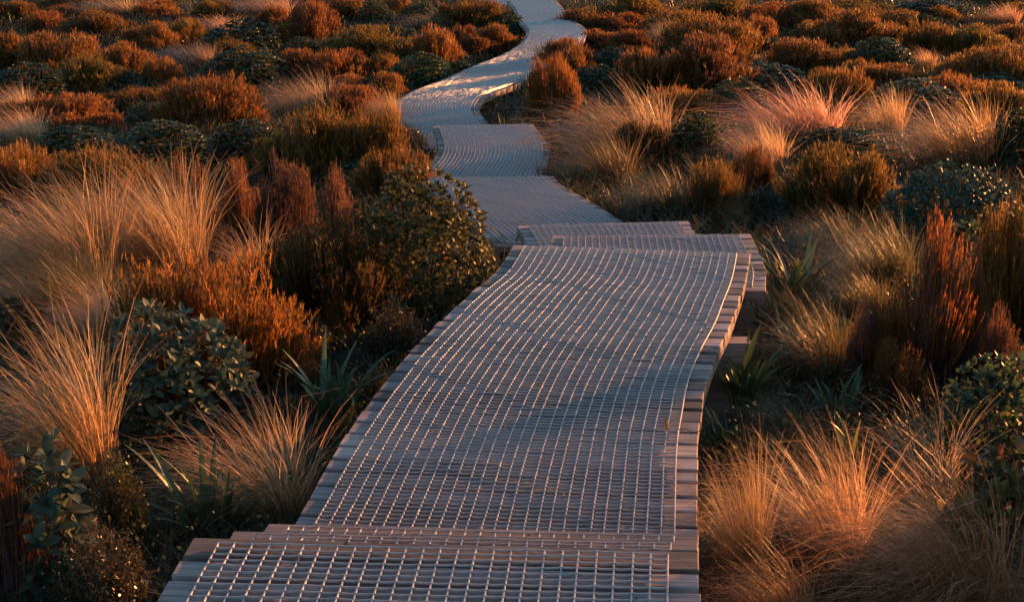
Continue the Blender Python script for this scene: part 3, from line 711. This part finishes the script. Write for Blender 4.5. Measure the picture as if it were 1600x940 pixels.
def tussock_mesh(seed, blades, length, width, lean, t0, t1, spread=.10, curl=0.0, K=8):
    """grass tussock in metres-per-unit-height: about 1 high; leans towards -x"""
    r = np.random.default_rng(seed)
    a = r.uniform(0, 2 * math.pi, blades); rr = np.sqrt(r.uniform(0, 1, blades)) * spread
    base = np.stack([rr * np.cos(a), rr * np.sin(a), np.zeros(blades)], 1)
    h = np.stack([np.cos(a) * r.uniform(.3, 1, blades) - lean, np.sin(a) * r.uniform(.3, 1, blades)], 1)
    hm = np.linalg.norm(h, axis=1); h = h / np.maximum(hm, 1e-6)[:, None]
    amt = np.clip(hm, .25, 1.5)
    th0 = np.abs(r.normal(t0, t0 * .6, blades)) * amt
    th1 = np.clip(r.normal(t1, t1 * .35, blades), .1, 2.7) * np.clip(amt, .5, 1.2) + curl * (r.uniform(0, 1, blades) > .7)
    L = length * np.clip(r.normal(.82, .2, blades), .3, 1.25)
    s = np.linspace(0, 1, K)
    th = th0[:, None] + (th1 - th0)[:, None] * s[None, :] ** 1.8
    ds = L[:, None] / (K - 1)
    dx = np.sin(th) * ds; dz = np.cos(th) * ds
    cx = np.concatenate([np.zeros((blades, 1)), np.cumsum(dx[:, :-1], 1)], 1)
    cz = np.concatenate([np.zeros((blades, 1)), np.cumsum(dz[:, :-1], 1)], 1)
    side_sw = r.normal(0, .17, blades)[:, None] * (s[None, :] ** 2) * L[:, None]
    pv = np.stack([-h[:, 1], h[:, 0]], 1)
    P = np.stack([base[:, 0:1] + h[:, 0:1] * cx + pv[:, 0:1] * side_sw, base[:, 1:2] + h[:, 1:2] * cx + pv[:, 1:2] * side_sw, np.maximum(cz, .01)], -1)
    kn = r.integers(3, K, blades); bent = (r.uniform(0, 1, blades) > .80)
    after = (np.arange(K)[None, :] - kn[:, None]).clip(0) * bent[:, None] * L[:, None] / K
    P[:, :, 0] += after * r.normal(-.3, .7, blades)[:, None]; P[:, :, 1] += after * r.normal(0, .7, blades)[:, None]; P[:, :, 2] -= after * r.uniform(.2, 1.0, blades)[:, None]
    P[:, 1:, :] += np.cumsum(r.normal(0, .006, (blades, K - 1, 3)), 1)
    P[:, :, 2] = np.maximum(P[:, :, 2], .005)
    tw = r.uniform(0, math.pi, blades)
    side = norm(np.stack([pv[:, 0] * np.cos(tw) + h[:, 0] * np.sin(tw) * .6, pv[:, 1] * np.cos(tw) + h[:, 1] * np.sin(tw) * .6, .25 * np.sin(tw)], 1))
    W = width * r.uniform(.6, 1.4, (blades, 1)) * np.array([.8, 1, 1, .95, .85, .7, .5, .15])[None, :K]
    V, Q, T = ribbons(P, W, side, np.clip(r.normal(.52, .33, blades), 0, 1))
    cx, k = unit_factors(V)
    V[:, 0] -= cx * .8
    return make_mesh('blades', V * k, Q, T)

LEAF_V = []
def unit_factors(V):
    """factors that bring a plant's width and height to 1"""
    q = np.abs(np.percentile(V[:, :2], [2, 98], axis=0))
    cx = (np.percentile(V[:, 0], 2) + np.percentile(V[:, 0], 98)) / 2
    w = ((np.percentile(V[:, 0], 98) - np.percentile(V[:, 0], 2)) + (np.percentile(V[:, 1], 98) - np.percentile(V[:, 1], 2))) / 2
    return cx, np.array([1 / w, 1 / w, 1 / np.percentile(V[:, 2], 99.6)])

def leaf_grid(length=1.0, width=.5, fold=.18, droop=.18, stations=5, tip=.0):
    """one leaf along +x from the origin, three vertices across"""
    V = []
    for i in range(stations):
        s = i / (stations - 1)
        w = width * .5 * max(.06, math.sin(math.pi * min(1, .06 + s * .94)) ** .7) * (1 if s < 1 else .4)
        z = -droop * s * s * length
        for e in (-1, 0, 1):
            V.append((s * length, e * w, z + abs(e) * fold * w))
    Fq = []
    for i in range(stations - 1):
        for e in (0, 1):
            a = i * 3 + e
            Fq.append((a, a + 3, a + 4, a + 1))
    return np.array(V), np.array(Fq)

def leaf_frames(r, count, per, spread=.5, low=.12, lumps=None, inner=.25):
    """rosettes over a lumpy dome of width 1, height 1 -> (centres, outward axes, leaf position, leaf dir, leaf up)"""
    a = r.uniform(0, 2 * math.pi, count); q = r.uniform(0, 1, count)
    el = np.arcsin(low + (1 - low) * q)
    rad = 1 - inner * r.uniform(0, 1, count) ** 2 - .10 * (np.sin(a * 3 + 1) * np.sin(el * 4) > .2)
    nrm = np.stack([np.cos(el) * np.cos(a), np.cos(el) * np.sin(a), np.sin(el)], 1)
    C = nrm * rad[:, None] * np.array([spread, spread, 1.0])
    axis = norm(nrm * np.array([1, 1, .7]) + np.array([0, 0, .55]) + r.normal(0, .22, (count, 3)))
    ci = np.repeat(np.arange(count), per)
    n = len(ci)
    e1 = norm(np.cross(axis, np.array([.3, .2, .9]) + r.normal(0, .01, 3))); e2 = np.cross(axis, e1)
    ph = np.tile(np.arange(per) * 2.4, count) + r.uniform(0, 6.28, count)[ci] + r.normal(0, .2, n)
    out = e1[ci] * np.cos(ph)[:, None] + e2[ci] * np.sin(ph)[:, None]
    k = np.tile(np.linspace(.35, 1.25, per), count) + r.normal(0, .12, n)       # inner leaves stand up, outer ones spread
    d = norm(axis[ci] * np.cos(k)[:, None] + out * np.sin(k)[:, None])
    up = norm(axis[ci] * np.sin(k)[:, None] - out * np.cos(k)[:, None])
    return C, axis, ci, C[ci], d, up

def branch_paths(r, C, K=5, converge=.10):
    n = len(C); s = np.linspace(0, 1, K)[None, :, None]
    B = np.stack([C[:, 0] * converge + r.normal(0, .02, n), C[:, 1] * converge + r.normal(0, .02, n), np.zeros(n)], 1)
    mid = (B + C) / 2 + np.stack([C[:, 0] * .12, C[:, 1] * .12, np.full(n, -.04)], 1)
    return (1 - s) ** 2 * B[:, None] + 2 * s * (1 - s) * mid[:, None] + s ** 2 * C[:, None]

def leafy_mesh(seed, count, per, size, width=.5, low=.1):
    r = np.random.default_rng(seed)
    C, axis, ci, pos, d, up = leaf_frames(r, count, per, low=low)
    LV, LF = leaf_grid(1, width, stations=4)
    n = len(ci); side = np.cross(up, d)
    sz = size * r.uniform(.65, 1.25, n)
    V = pos[:, None, :] + (d[:, None, :] * LV[None, :, 0:1] + side[:, None, :] * LV[None, :, 1:2] + up[:, None, :] * LV[None, :, 2:3]) * sz[:, None, None]
    Fq = (LF[None] + (np.arange(n) * len(LV))[:, None, None]).reshape(-1, 4)
    T = np.repeat(np.clip(r.normal(.45, .2, n) + .5 * (r.uniform(0, 1, n) > .95), 0, 1), len(LV))
    leaves = make_mesh('leaves', V.reshape(-1, 3), Fq, T)
    BV, BQ, BT = tubes(branch_paths(r, C[::2]), np.linspace(.010, .003, 5)[None, :] * np.ones((len(C[::2]), 1)), np.full(len(C[::2]), .4), 3)
    return leaves, make_mesh('branches', BV, BQ, BT)

def twiggy_mesh(seed, twigs, leaves, size):
    r = np.random.default_rng(seed)
    a = r.uniform(0, 2 * math.pi, twigs); rr = np.sqrt(r.uniform(0, 1, twigs)) * .48
    hz = (1 - .6 * (rr / .48) ** 2) * r.uniform(.6, 1.05, twigs)
    C = np.stack([rr * np.cos(a), rr * np.sin(a), hz], 1)
    P = branch_paths(r, C, 6, .25) + np.concatenate([np.zeros((twigs, 1, 3)), r.normal(0, .02, (twigs, 5, 3))], 1)
    BV, BQ, BT = tubes(P, np.linspace(.007, .002, 6)[None, :] * np.ones((twigs, 1)), np.clip(r.normal(.4, .2, twigs), 0, 1), 3)
    n = twigs * leaves; ti = np.repeat(np.arange(twigs), leaves)
    u = r.uniform(.3, 1, n) * 5; i = np.clip(u.astype(int), 0, 4); f = (u - i)[:, None]
    p0 = P[ti, i] * (1 - f) + P[ti, i + 1] * f + r.normal(0, .022, (n, 3))
    d = norm(r.normal(0, 1, (n, 3)) + np.array([0, 0, .4])); s = norm(np.cross(d, r.normal(0, 1, (n, 3))))
    sz = size * r.uniform(.6, 1.4, (n, 1))
    V = np.stack([p0, p0 + d * sz * .5 + s * sz * .3, p0 + d * sz, p0 + d * sz * .5 - s * sz * .3], 1).reshape(-1, 3)
    return make_mesh('leaves', V, np.arange(n * 4).reshape(-1, 4), np.repeat(np.clip(r.normal(.45, .25, n), 0, 1), 4)), make_mesh('twigs', BV, BQ, BT)

V_ = {}
# needle sizes are fractions of a plant about 0.9 m wide
V_['H_far'] = [heath_mesh(10 + i, 1000, 26, .085, .0090, 44 + 5 * i, bare=.08, pointy=.10, stem_w=.007, stem_share=.3) for i in range(6)]
V_['H_mid'] = [heath_mesh(30 + i, 1100, 34, .065, .0072, 44 + 5 * i, bare=.14, pointy=.22, stem_w=.006, stem_share=.6) for i in range(4)]
V_['H_near'] = [heath_mesh(50 + i, 1300, 44, .046, .0062, 46 + 8 * i, bare=.18, pointy=.40, stem_w=.005, stem_share=.6) for i in range(3)]
V_['H_tall'] = [heath_mesh(70 + i, 900, 40, .034, .0062, 40, bare=.42, pointy=.42, stem_w=.009) for i in range(3)]
V_['H_pink'] = [heath_mesh(80 + i, 760, 36, .036, .0062, 36, bare=.34, pointy=.38, stem_w=.009) for i in range(3)]
V_['T_far'] = [tussock_mesh(100 + i, 1250, 1.2, .0085, .85, .32, 1.45, .28) for i in range(4)]
V_['T_mid'] = [tussock_mesh(110 + i, 1700, 1.25, .0056, .85, .32, 1.5, .28, .35) for i in range(4)]
V_['T_near'] = [tussock_mesh(120 + i, 950, 1.30, .0060, .75, .28, 1.4, .22, .6) for i in range(3)]
V_['T_arch'] = [tussock_mesh(130 + i, 1100, 1.65, .0052, 1.3, .40, 1.9, .24, .3) for i in range(3)]
V_['T_sparse'] = [tussock_mesh(140 + i, 260, 1.45, .0062, .40, .22, 1.5, .2, 1.0) for i in range(2)]
V_['thatch'] = [tussock_mesh(150 + i, 260, 1.0, .012, .3, .6, 2.2, .3) for i in range(3)]
V_['L_far'] = [leafy_mesh(200 + i, 620, 6, .060, .55) for i in range(4)]
V_['L_mid'] = [leafy_mesh(210 + i, 800, 6, .050, .52) for i in range(3)]
V_['C'] = [twiggy_mesh(220 + i, 260, 44, .032) for i in range(3)]

TONE = {  # plant colour multiplies the leaf tones; plants in shade get a darkened one
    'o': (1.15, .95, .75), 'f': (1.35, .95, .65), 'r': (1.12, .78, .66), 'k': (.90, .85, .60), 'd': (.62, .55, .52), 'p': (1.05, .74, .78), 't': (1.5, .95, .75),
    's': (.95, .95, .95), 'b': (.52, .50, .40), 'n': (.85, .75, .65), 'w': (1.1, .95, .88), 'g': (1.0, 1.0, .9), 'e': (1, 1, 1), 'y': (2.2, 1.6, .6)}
T_TONE = {'p': (1.15, .97, .92), 'o': (1.02, .92, .72), 'r': (1.02, .92, .72), 's': (.95, .92, .92), 'b': (.33, .36, .27), 'n': (.95, .70, .58), 'w': (1.08, .97, .86)}  # the darkest tone puts shade into the blade colour of shaded tussocks
L_TONE = {'g': (1, 1, .95), 'd': (.75, .78, .65), 't': (.85, 1.15, 1.15), 's': (1.05, 1.1, 1.05), 'b': (1.9, 1.0, .75), 'e': (1.3, 1.1, .8), 'm': (1.2, .76, .5)}

pr = random.Random(5)
LEAF_ME = None
def leaf_variants():
    out = []
    for i, (w, fo, dr) in enumerate(((.46, .25, .10), (.52, .15, .22), (.42, .35, .16), (.5, .1, .02))):
        V, Fq = leaf_grid(1, w, fo, dr, 6)
        for tone in (.15, .5, .8):
            me = make_mesh('leaf', V, Fq, np.full(len(V), tone), smooth=True)
            out.append(me)
    red = make_mesh('leaf', *leaf_grid(1, .45, .2, .15, 6), np.full(18, 1.0), smooth=True)
    return out + [red]
LEAVES = leaf_variants()
for me in LEAVES: me.materials.append(M['felt'])
LEAVES_G = [me.copy() for me in LEAVES]
for me in LEAVES_G:
    me.materials.clear(); me.materials.append(M['leaf'])

def part(name, me, root, mat, scale, rotz, colour):
    o = new_obj(name, me, root, mat)
    o.scale = scale; o.rotation_euler = (0, 0, rotz)
    o.color = (*colour, 1)
    return o

def frame_matrix(pos, d, up, size):
    s = np.cross(up, d)
    m = Matrix.Identity(4)
    for k in range(3):
        m[k][0] = d[k] * size; m[k][1] = s[k] * size; m[k][2] = up[k] * size; m[k][3] = pos[k]
    return m

def big_leaf_shrub(root, seed, w, h, tone, size, count, per, felt, leggy=False, dense=60):
    r = np.random.default_rng(seed)
    C, axis, ci, pos, d, up = leaf_frames(r, count, per, low=-.05 if not leggy else .0, inner=.35)
    if leggy:
        C = C * np.array([1, 1, .75]) + np.array([0, 0, .25]) * r.uniform(0, 1, (len(C), 1)); pos = C[ci]
    S = np.array([w, w, h])
    base = np.arange(len(ci)); meshes = LEAVES if felt else LEAVES_G
    for j in base[:300]:
        k = int(r.integers(0, len(meshes) - 1)) if r.uniform() > .05 else len(meshes) - 1
        o = new_obj('leaf', meshes[k], root)
        o.matrix_local = frame_matrix(pos[j] * S, d[j], up[j], size * r.uniform(.5, 1.35))
        o.color = (*tone, 1)
    P = branch_paths(r, C * S, 6, .08 if not leggy else .25)
    V, Q, T = tubes(P, np.linspace(.007, .0025, 6)[None, :] * np.ones((len(C), 1)), np.full(len(C), .3), 4)
    part('branches', make_mesh('branches', V, Q, T), root, M['twig'], (1, 1, 1), 0, (.8, .7, .65))
    # the crown's inside: further leaves of the same kind, too deep to pick apart
    C2, a2, ci2, p2, d2, u2 = leaf_frames(r, int(dense), per, low=-.10, inner=.35)
    LV, LF = leaf_grid(1, .48, stations=4)
    n = len(ci2); sd = np.cross(u2, d2); sz = size * r.uniform(.6, 1.1, n)
    V = (p2 * S * .96)[:, None, :] + (d2[:, None, :] * LV[None, :, 0:1] + sd[:, None, :] * LV[None, :, 1:2] + u2[:, None, :] * LV[None, :, 2:3]) * sz[:, None, None]
    Fq = (LF[None] + (np.arange(n) * len(LV))[:, None, None]).reshape(-1, 4)
    o = part('inner_leaves', make_mesh('inner_leaves', V.reshape(-1, 3), Fq, np.repeat(np.clip(r.normal(.35, .2, n), 0, .9), len(LV))), root, M['felt'] if felt else M['leaf'], (1, 1, 1), 0, tone)
    o['kind'] = 'stuff'

def strap_plant(root, seed, w, h, tone, few):
    r = np.random.default_rng(seed)
    n = 7 if few else 26
    for j in range(n):
        a = r.uniform(0, 6.283); K = 8; s = np.linspace(0, 1, K)
        L = math.hypot(w * .5, h) * r.uniform(.65, 1.15)
        t0 = r.uniform(.08, .5); t1 = t0 + r.uniform(.3, 1.5)
        th = t0 + (t1 - t0) * s ** 1.6
        x = np.r_[0, np.cumsum(np.sin(th[:-1]))] * L / (K - 1); zz = np.r_[0, np.cumsum(np.cos(th[:-1]))] * L / (K - 1)
        wd = r.uniform(.018, .030) * np.clip(h / .35, .6, 1.3) * np.array([.7, .9, 1, 1, .9, .72, .45, .06])
        V = []
        for i in range(K):
            nx, nz = -math.cos(th[i]), math.sin(th[i])
            for e in (-1, 0, 1):
                V.append((x[i] + nx * abs(e) * wd[i] * .25, e * wd[i] * .5, zz[i] + nz * abs(e) * wd[i] * .25))
        Fq = [(i * 3 + e, i * 3 + e + 1, i * 3 + e + 4, i * 3 + e + 3) for i in range(K - 1) for e in (0, 1)]
        me = make_mesh('leaf', V, Fq, np.full(len(V), float(np.clip(r.normal(.45, .25), 0, 1))), smooth=True)
        o = new_obj('leaf', me, root, M['strap'])
        o.location = (r.normal(0, .03), r.normal(0, .03), 0); o.rotation_euler = (0, 0, a); o.color = (*tone, 1)

NAMES = {'H': ('heath_shrub', 'shrub', 'heath shrubs on both sides of the boardwalk'), 'T': ('tussock_grass', 'grass tussock', 'grass tussocks on both sides of the boardwalk'),
         'L': ('leafy_shrub', 'shrub', 'green leafy shrubs among the heath'), 'B': ('leafy_shrub', 'shrub', 'green leafy shrubs among the heath'),
         'C': ('small_leaved_shrub', 'shrub', 'twiggy small-leaved shrubs near the boardwalk'), 'S': ('strap_leaf_plant', 'plant', 'strap-leaf plants near the boardwalk')}

def build_plant(idx, kind, tone, x, y, z, w, h, label):
    nm, cat, grp = NAMES[kind]
    root = new_obj(nm, None); root.location = (x, y, z - .02); root.empty_display_size = .1
    tag(root, label, cat, grp, 'thing')
    rz = pr.uniform(0, 6.283)
    jc = lambda c: tuple(v * pr.uniform(.9, 1.1) for v in c)
    if kind == 'H':
        c = jc(TONE[tone])
        key = 'H_tall' if tone == 't' else 'H_pink' if tone == 'p' and y < 14 else 'H_far' if y > 12 else 'H_mid' if y > 7.5 else 'H_near'
        fo, st = V_[key][idx % len(V_[key])]
        sc = (w * 1.16, w * (1.05 if y > 9 else 1.1), h * 1.02)
        part('foliage', fo, root, M['heath'], sc, rz, c)
        part('stems', st, root, M['twig'], sc, rz, (1.1, .85, .9) if tone in 'ptr' else (.8, .62, .55))
    elif kind == 'T':
        c = jc(T_TONE[tone])
        key = 'T_arch' if tone == 'n' else 'T_sparse' if tone == 's' and y < 9 else 'T_far' if y > 12 else 'T_mid' if y > 6.2 else 'T_near'
        me = V_[key][idx % len(V_[key])]
        part('thatch', V_['thatch'][idx % 3], root, M['straw'], (w * .8, w * .8, h * .42), pr.uniform(0, 6), tuple(v * .42 for v in c))
        part('blades', me, root, M['straw'], (w * (1.14 if y > 11 else 1.02), w * 1.02, h * (1.08 if y > 11 else 1.02)), pr.uniform(-.4, .4), c)
    elif kind == 'L':
        c = jc(L_TONE[tone])
        key = 'L_far' if y > 11 else 'L_mid'
        lv, br = V_[key][idx % len(V_[key])]
        part('leaves', lv, root, M['leaf'], (w * 1.05, w * 1.05, h * 1.15), rz, c)
        part('branches', br, root, M['twig'], (w * 1.05, w * 1.05, h * 1.15), rz, (.6, .5, .45))
    elif kind == 'B':
        c = L_TONE[tone]
        size = {'s': .062, 'b': .060, 't': .055, 'g': .046, 'e': .06, 'm': .044}[tone]
        leggy = h > 1.4 * w
        area = 3.2 * w * .5 * (w * .5 + h)                      # crown surface to be covered
        dense = 30 if leggy else min(1500, area * 2.1 / (size * size * .33) / 6)
        big_leaf_shrub(root, 900 + idx, w * 1.0, h * 1.05, c, size, 50, 6, tone in 'st', leggy, dense)
    elif kind == 'C':
        lv, tw = V_['C'][idx % 3]
        part('leaves', lv, root, M['tiny'], (w, w, h), rz, jc((1, 1, 1)))
        part('twigs', tw, root, M['twig'], (w, w, h), rz, (.7, .55, .5))
    elif kind == 'S':
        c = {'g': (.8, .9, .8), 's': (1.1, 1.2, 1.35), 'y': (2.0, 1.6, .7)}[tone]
        strap_plant(root, 700 + idx, w, h, c, tone == 'y')
    return root

for i, row in enumerate(PLANTS):
    build_plant(i, *row)

# ------------------------------------------------------------------ ground cover between the plants, and the shrubland beyond the frame
def deck_mask(x, y, margin):
    bad = np.zeros(len(x), bool)
    for E, z in FOOT:
        m = (E[:, :2] + E[:, 2:]) / 2
        half = np.linalg.norm(E[:, 2:] - E[:, :2], axis=1).mean() / 2 + margin
        d2 = np.full(len(x), 1e9)
        for q in m:
            d2 = np.minimum(d2, (x - q[0]) ** 2 + (y - q[1]) ** 2)
        bad |= d2 < half ** 2
    return bad

def ground_cover():
    r = np.random.default_rng(77)
    n = 50000
    y = 2.2 * (46 / 2.2) ** r.uniform(0, 1, n); x = r.uniform(-1, 1, n) * (.47 * y + 1.2)
    keep = ~deck_mask(x, y, .06); x, y = x[keep], y[keep]
    n = len(x); b = 5
    sc = np.clip(y / 9, .55, 3.0)
    X = np.repeat(x, b) + r.normal(0, .05, n * b) * np.repeat(sc, b); Y = np.repeat(y, b) + r.normal(0, .05, n * b) * np.repeat(sc, b)
    h = r.uniform(.08, .36, n * b) * np.clip(np.repeat(sc, b), .7, 1.3)
    a = r.uniform(0, 6.283, n * b); le = r.uniform(.1, 1.0, n * b) * h
    Z = ground(X, Y) - .01
    s = np.array([0, .55, 1.0])
    P = np.stack([X[:, None] + np.cos(a)[:, None] * le[:, None] * s ** 1.6, Y[:, None] + np.sin(a)[:, None] * le[:, None] * s ** 1.6, Z[:, None] + h[:, None] * s * (1 - .25 * s)], -1)
    side = np.stack([-np.sin(a), np.cos(a), np.zeros(n * b)], 1)
    wd = (.006 * np.repeat(sc, b))[:, None] * np.array([1, .9, .15])[None, :] * r.uniform(.6, 1.8, (n * b, 1))
    tone = np.clip(np.repeat(r.normal(.4, .2, n), b) + r.normal(0, .12, n * b), 0, 1)
    V, Q, T = ribbons(P, wd, side, tone)
    o = new_obj('ground_cover', make_mesh('ground_cover', V, Q, T), mat=M['cover'])
    tag(o, 'low dark grass and moss filling the gaps between the plants', 'ground cover', kind='stuff')
ground_cover()

def undergrowth():
    # small leafy sprigs of the creeping shrubs that knit the gaps together
    r = np.random.default_rng(78)
    n = 21000
    y = 2.4 * (42 / 2.4) ** r.uniform(0, 1, n); x = r.uniform(-1, 1, n) * (.47 * y + 1.2)
    patch = np.sin(x * 1.7 + 2) + np.sin(y * 1.3) + np.sin(x * .6 - y * .9) + r.normal(0, .7, n)
    keep = ~deck_mask(x, y, .10) & (patch > -.2); x, y = x[keep], y[keep]; n = len(x); b = 7
    sc = np.clip(y / 9, .6, 2.6)
    X = np.repeat(x, b) + r.normal(0, .045, n * b) * np.repeat(sc, b); Y = np.repeat(y, b) + r.normal(0, .045, n * b) * np.repeat(sc, b)
    Z = ground(X, Y) + r.uniform(.02, .22, n * b) * np.repeat(r.uniform(.4, 1.3, n), b)
    p0 = np.stack([X, Y, Z], 1)
    d = norm(r.normal(0, 1, (n * b, 3)) + np.array([0, 0, .5])); sd = norm(np.cross(d, r.normal(0, 1, (n * b, 3))))
    sz = (.030 * np.repeat(sc, b) * r.uniform(.6, 1.4, n * b))[:, None]
    V = np.stack([p0, p0 + d * sz * .5 + sd * sz * .27, p0 + d * sz, p0 + d * sz * .5 - sd * sz * .27], 1).reshape(-1, 3)
    o = new_obj('undergrowth', make_mesh('undergrowth', V, np.arange(n * b * 4).reshape(-1, 4), np.repeat(np.clip(r.normal(.45, .25, n * b), 0, 1), 4)), mat=M['leaf'])
    tag(o, 'low leafy undergrowth knitting the plants together', 'undergrowth', kind='stuff')
undergrowth()

def surrounding_shrubs():
    # shrubland going on outside the picture, plus tall shrubs added for shade: one mass
    r = np.random.default_rng(31)
    fo, st = heath_mesh(991, 190, 18, .12, .026, 18, bare=.2, pointy=.1)[0], None
    nv = len(fo.vertices); co = np.empty(nv * 3, np.float32); fo.vertices.foreach_get('co', co); co = co.reshape(-1, 3)
    tn = np.empty(nv, np.float32); fo.attributes['tint'].data.foreach_get('value', tn)
    spots = []
    while len(spots) < 230:
        y = r.uniform(2, 62); x = r.uniform(-34, 40)
        inside = abs(x) < .43 * y + .9 and y < 33
        if inside or (abs(x) < 2.2 and y < 4): continue
        if y < 33 and abs(x) > .43 * y + 14: continue
        spots.append((x, y))
    tall = [(2.5, 2.9), (2.6, 3.5), (2.75, 3.95), (2.98, 4.35), (3.3, 4.0)]  # unseen shrubs added at the right to keep the nearest platform in shade
    spots = [q for q in spots if not (0 < q[0] < 4.2 and q[1] < 6.5)] + tall
    fine = heath_mesh(992, 700, 32, .050, .0085, 40, bare=.1, pointy=.25)[0]
    nf = len(fine.vertices); cf = np.empty(nf * 3, np.float32); fine.vertices.foreach_get('co', cf); cf = cf.reshape(-1, 3)
    tf = np.empty(nf, np.float32); fine.attributes['tint'].data.foreach_get('value', tf)
    coarse, coarse_t = co, tn
    V, T = [], []
    for (x, y) in spots:
        co, tn = (cf, tf) if (x, y) in tall else (coarse, coarse_t)
        w, h = (r.uniform(.75, .9), r.uniform(1.15, 1.4)) if (x, y) in tall else (r.uniform(.8, 1.7), r.uniform(.45, .8))
        a = r.uniform(0, 6.283); c_, s_ = math.cos(a), math.sin(a)
        q = np.stack([(co[:, 0] * c_ - co[:, 1] * s_) * w + x, (co[:, 0] * s_ + co[:, 1] * c_) * w + y, co[:, 2] * h + float(ground(x, y))], 1)
        V.append(q); T.append(np.clip(tn + r.normal(0, .1), 0, 1))
    V = np.concatenate(V); T = np.concatenate(T)
    o = new_obj('surrounding_shrubland', make_mesh('surrounding_shrubland', V, np.arange(len(V)).reshape(-1, 3), T), mat=M['heath'])
    tag(o, 'mass of heath going on beyond the edges of the picture, with tall shrubs added for shade', 'shrubland', kind='stuff')
    bpy.data.meshes.remove(fo); bpy.data.meshes.remove(fine)
surrounding_shrubs()

# ------------------------------------------------------------------ small things lying on the long boardwalk section
def litter(name, label, x, y, z, size, rot, tone):
    V, Fq = leaf_grid(1, .32, .5, -.25, 6)
    me = make_mesh(name, V, Fq, np.full(len(V), 1.0), smooth=True)
    o = new_obj(name, me, mat=M['strap']); o.location = (x, y, z); o.scale = (size,) * 3; o.rotation_euler = rot
    o.color = (*tone, 1)
    tag(o, label, 'leaf')
litter('fallen_leaf', 'small curled orange-green leaf lying on the netting near the right edge', .575, 4.33, -.355, .055, (.3, -.9, 1.9), (2.2, 1.1, .5))
def leaf_litter():
    # specks of dead leaf and stalk caught in the netting
    r = np.random.default_rng(44)
    Vs = []
    for E, z in FOOT[:5]:
        n = int(len(E) * 3.2)
        i = r.integers(0, len(E), n); f = r.uniform(.05, .95, n)[:, None]
        q = E[i, :2] * (1 - f) + E[i, 2:] * f + r.normal(0, .03, (n, 2)) * np.array([0, 1])
        ok = (q[:, 1] < E[:, 1].max() - .05) & (q[:, 1] > E[:, 1].min() + .05); q = q[ok]; n = len(q)
        a = r.uniform(0, 6.283, n); L_ = r.uniform(.004, .017, n)[:, None]; W_ = r.uniform(.0015, .005, n)[:, None]
        d = np.stack([np.cos(a), np.sin(a), r.normal(0, .15, n)], 1) * L_; sd = np.stack([-np.sin(a), np.cos(a), r.normal(0, .3, n)], 1) * W_
        c = np.c_[q, np.full(n, z + .011)]
        Vs.append(np.stack([c - d, c + sd, c + d, c - sd + np.array([0, 0, .002])], 1).reshape(-1, 3))
    V = np.concatenate(Vs); n = len(V) // 4
    o = new_obj('leaf_litter', make_mesh('leaf_litter', V, np.arange(n * 4).reshape(-1, 4), np.repeat(r.uniform(.2, 1, n), 4)), mat=M['cover'])
    tag(o, 'specks of dead leaf and stalk caught in the boardwalk netting', 'litter', kind='stuff')
leaf_litter()

def twig():
    P = np.array([[[0, 0, 0], [.03, .004, .006], [.06, -.002, .004], [.085, .006, .010]]])
    V, Q, T = tubes(P, np.full((1, 4), .0018), np.array([.6]), 5)
    o = new_obj('dry_twig', make_mesh('dry_twig', V, Q, T), mat=M['twig']); o.location = (.62, 4.34, -.352); o.rotation_euler = (0, 0, -.5); o.color = (1.2, .6, .4, 1)
    tag(o, 'tiny reddish dry twig beside the fallen leaf on the boardwalk', 'twig')
twig()
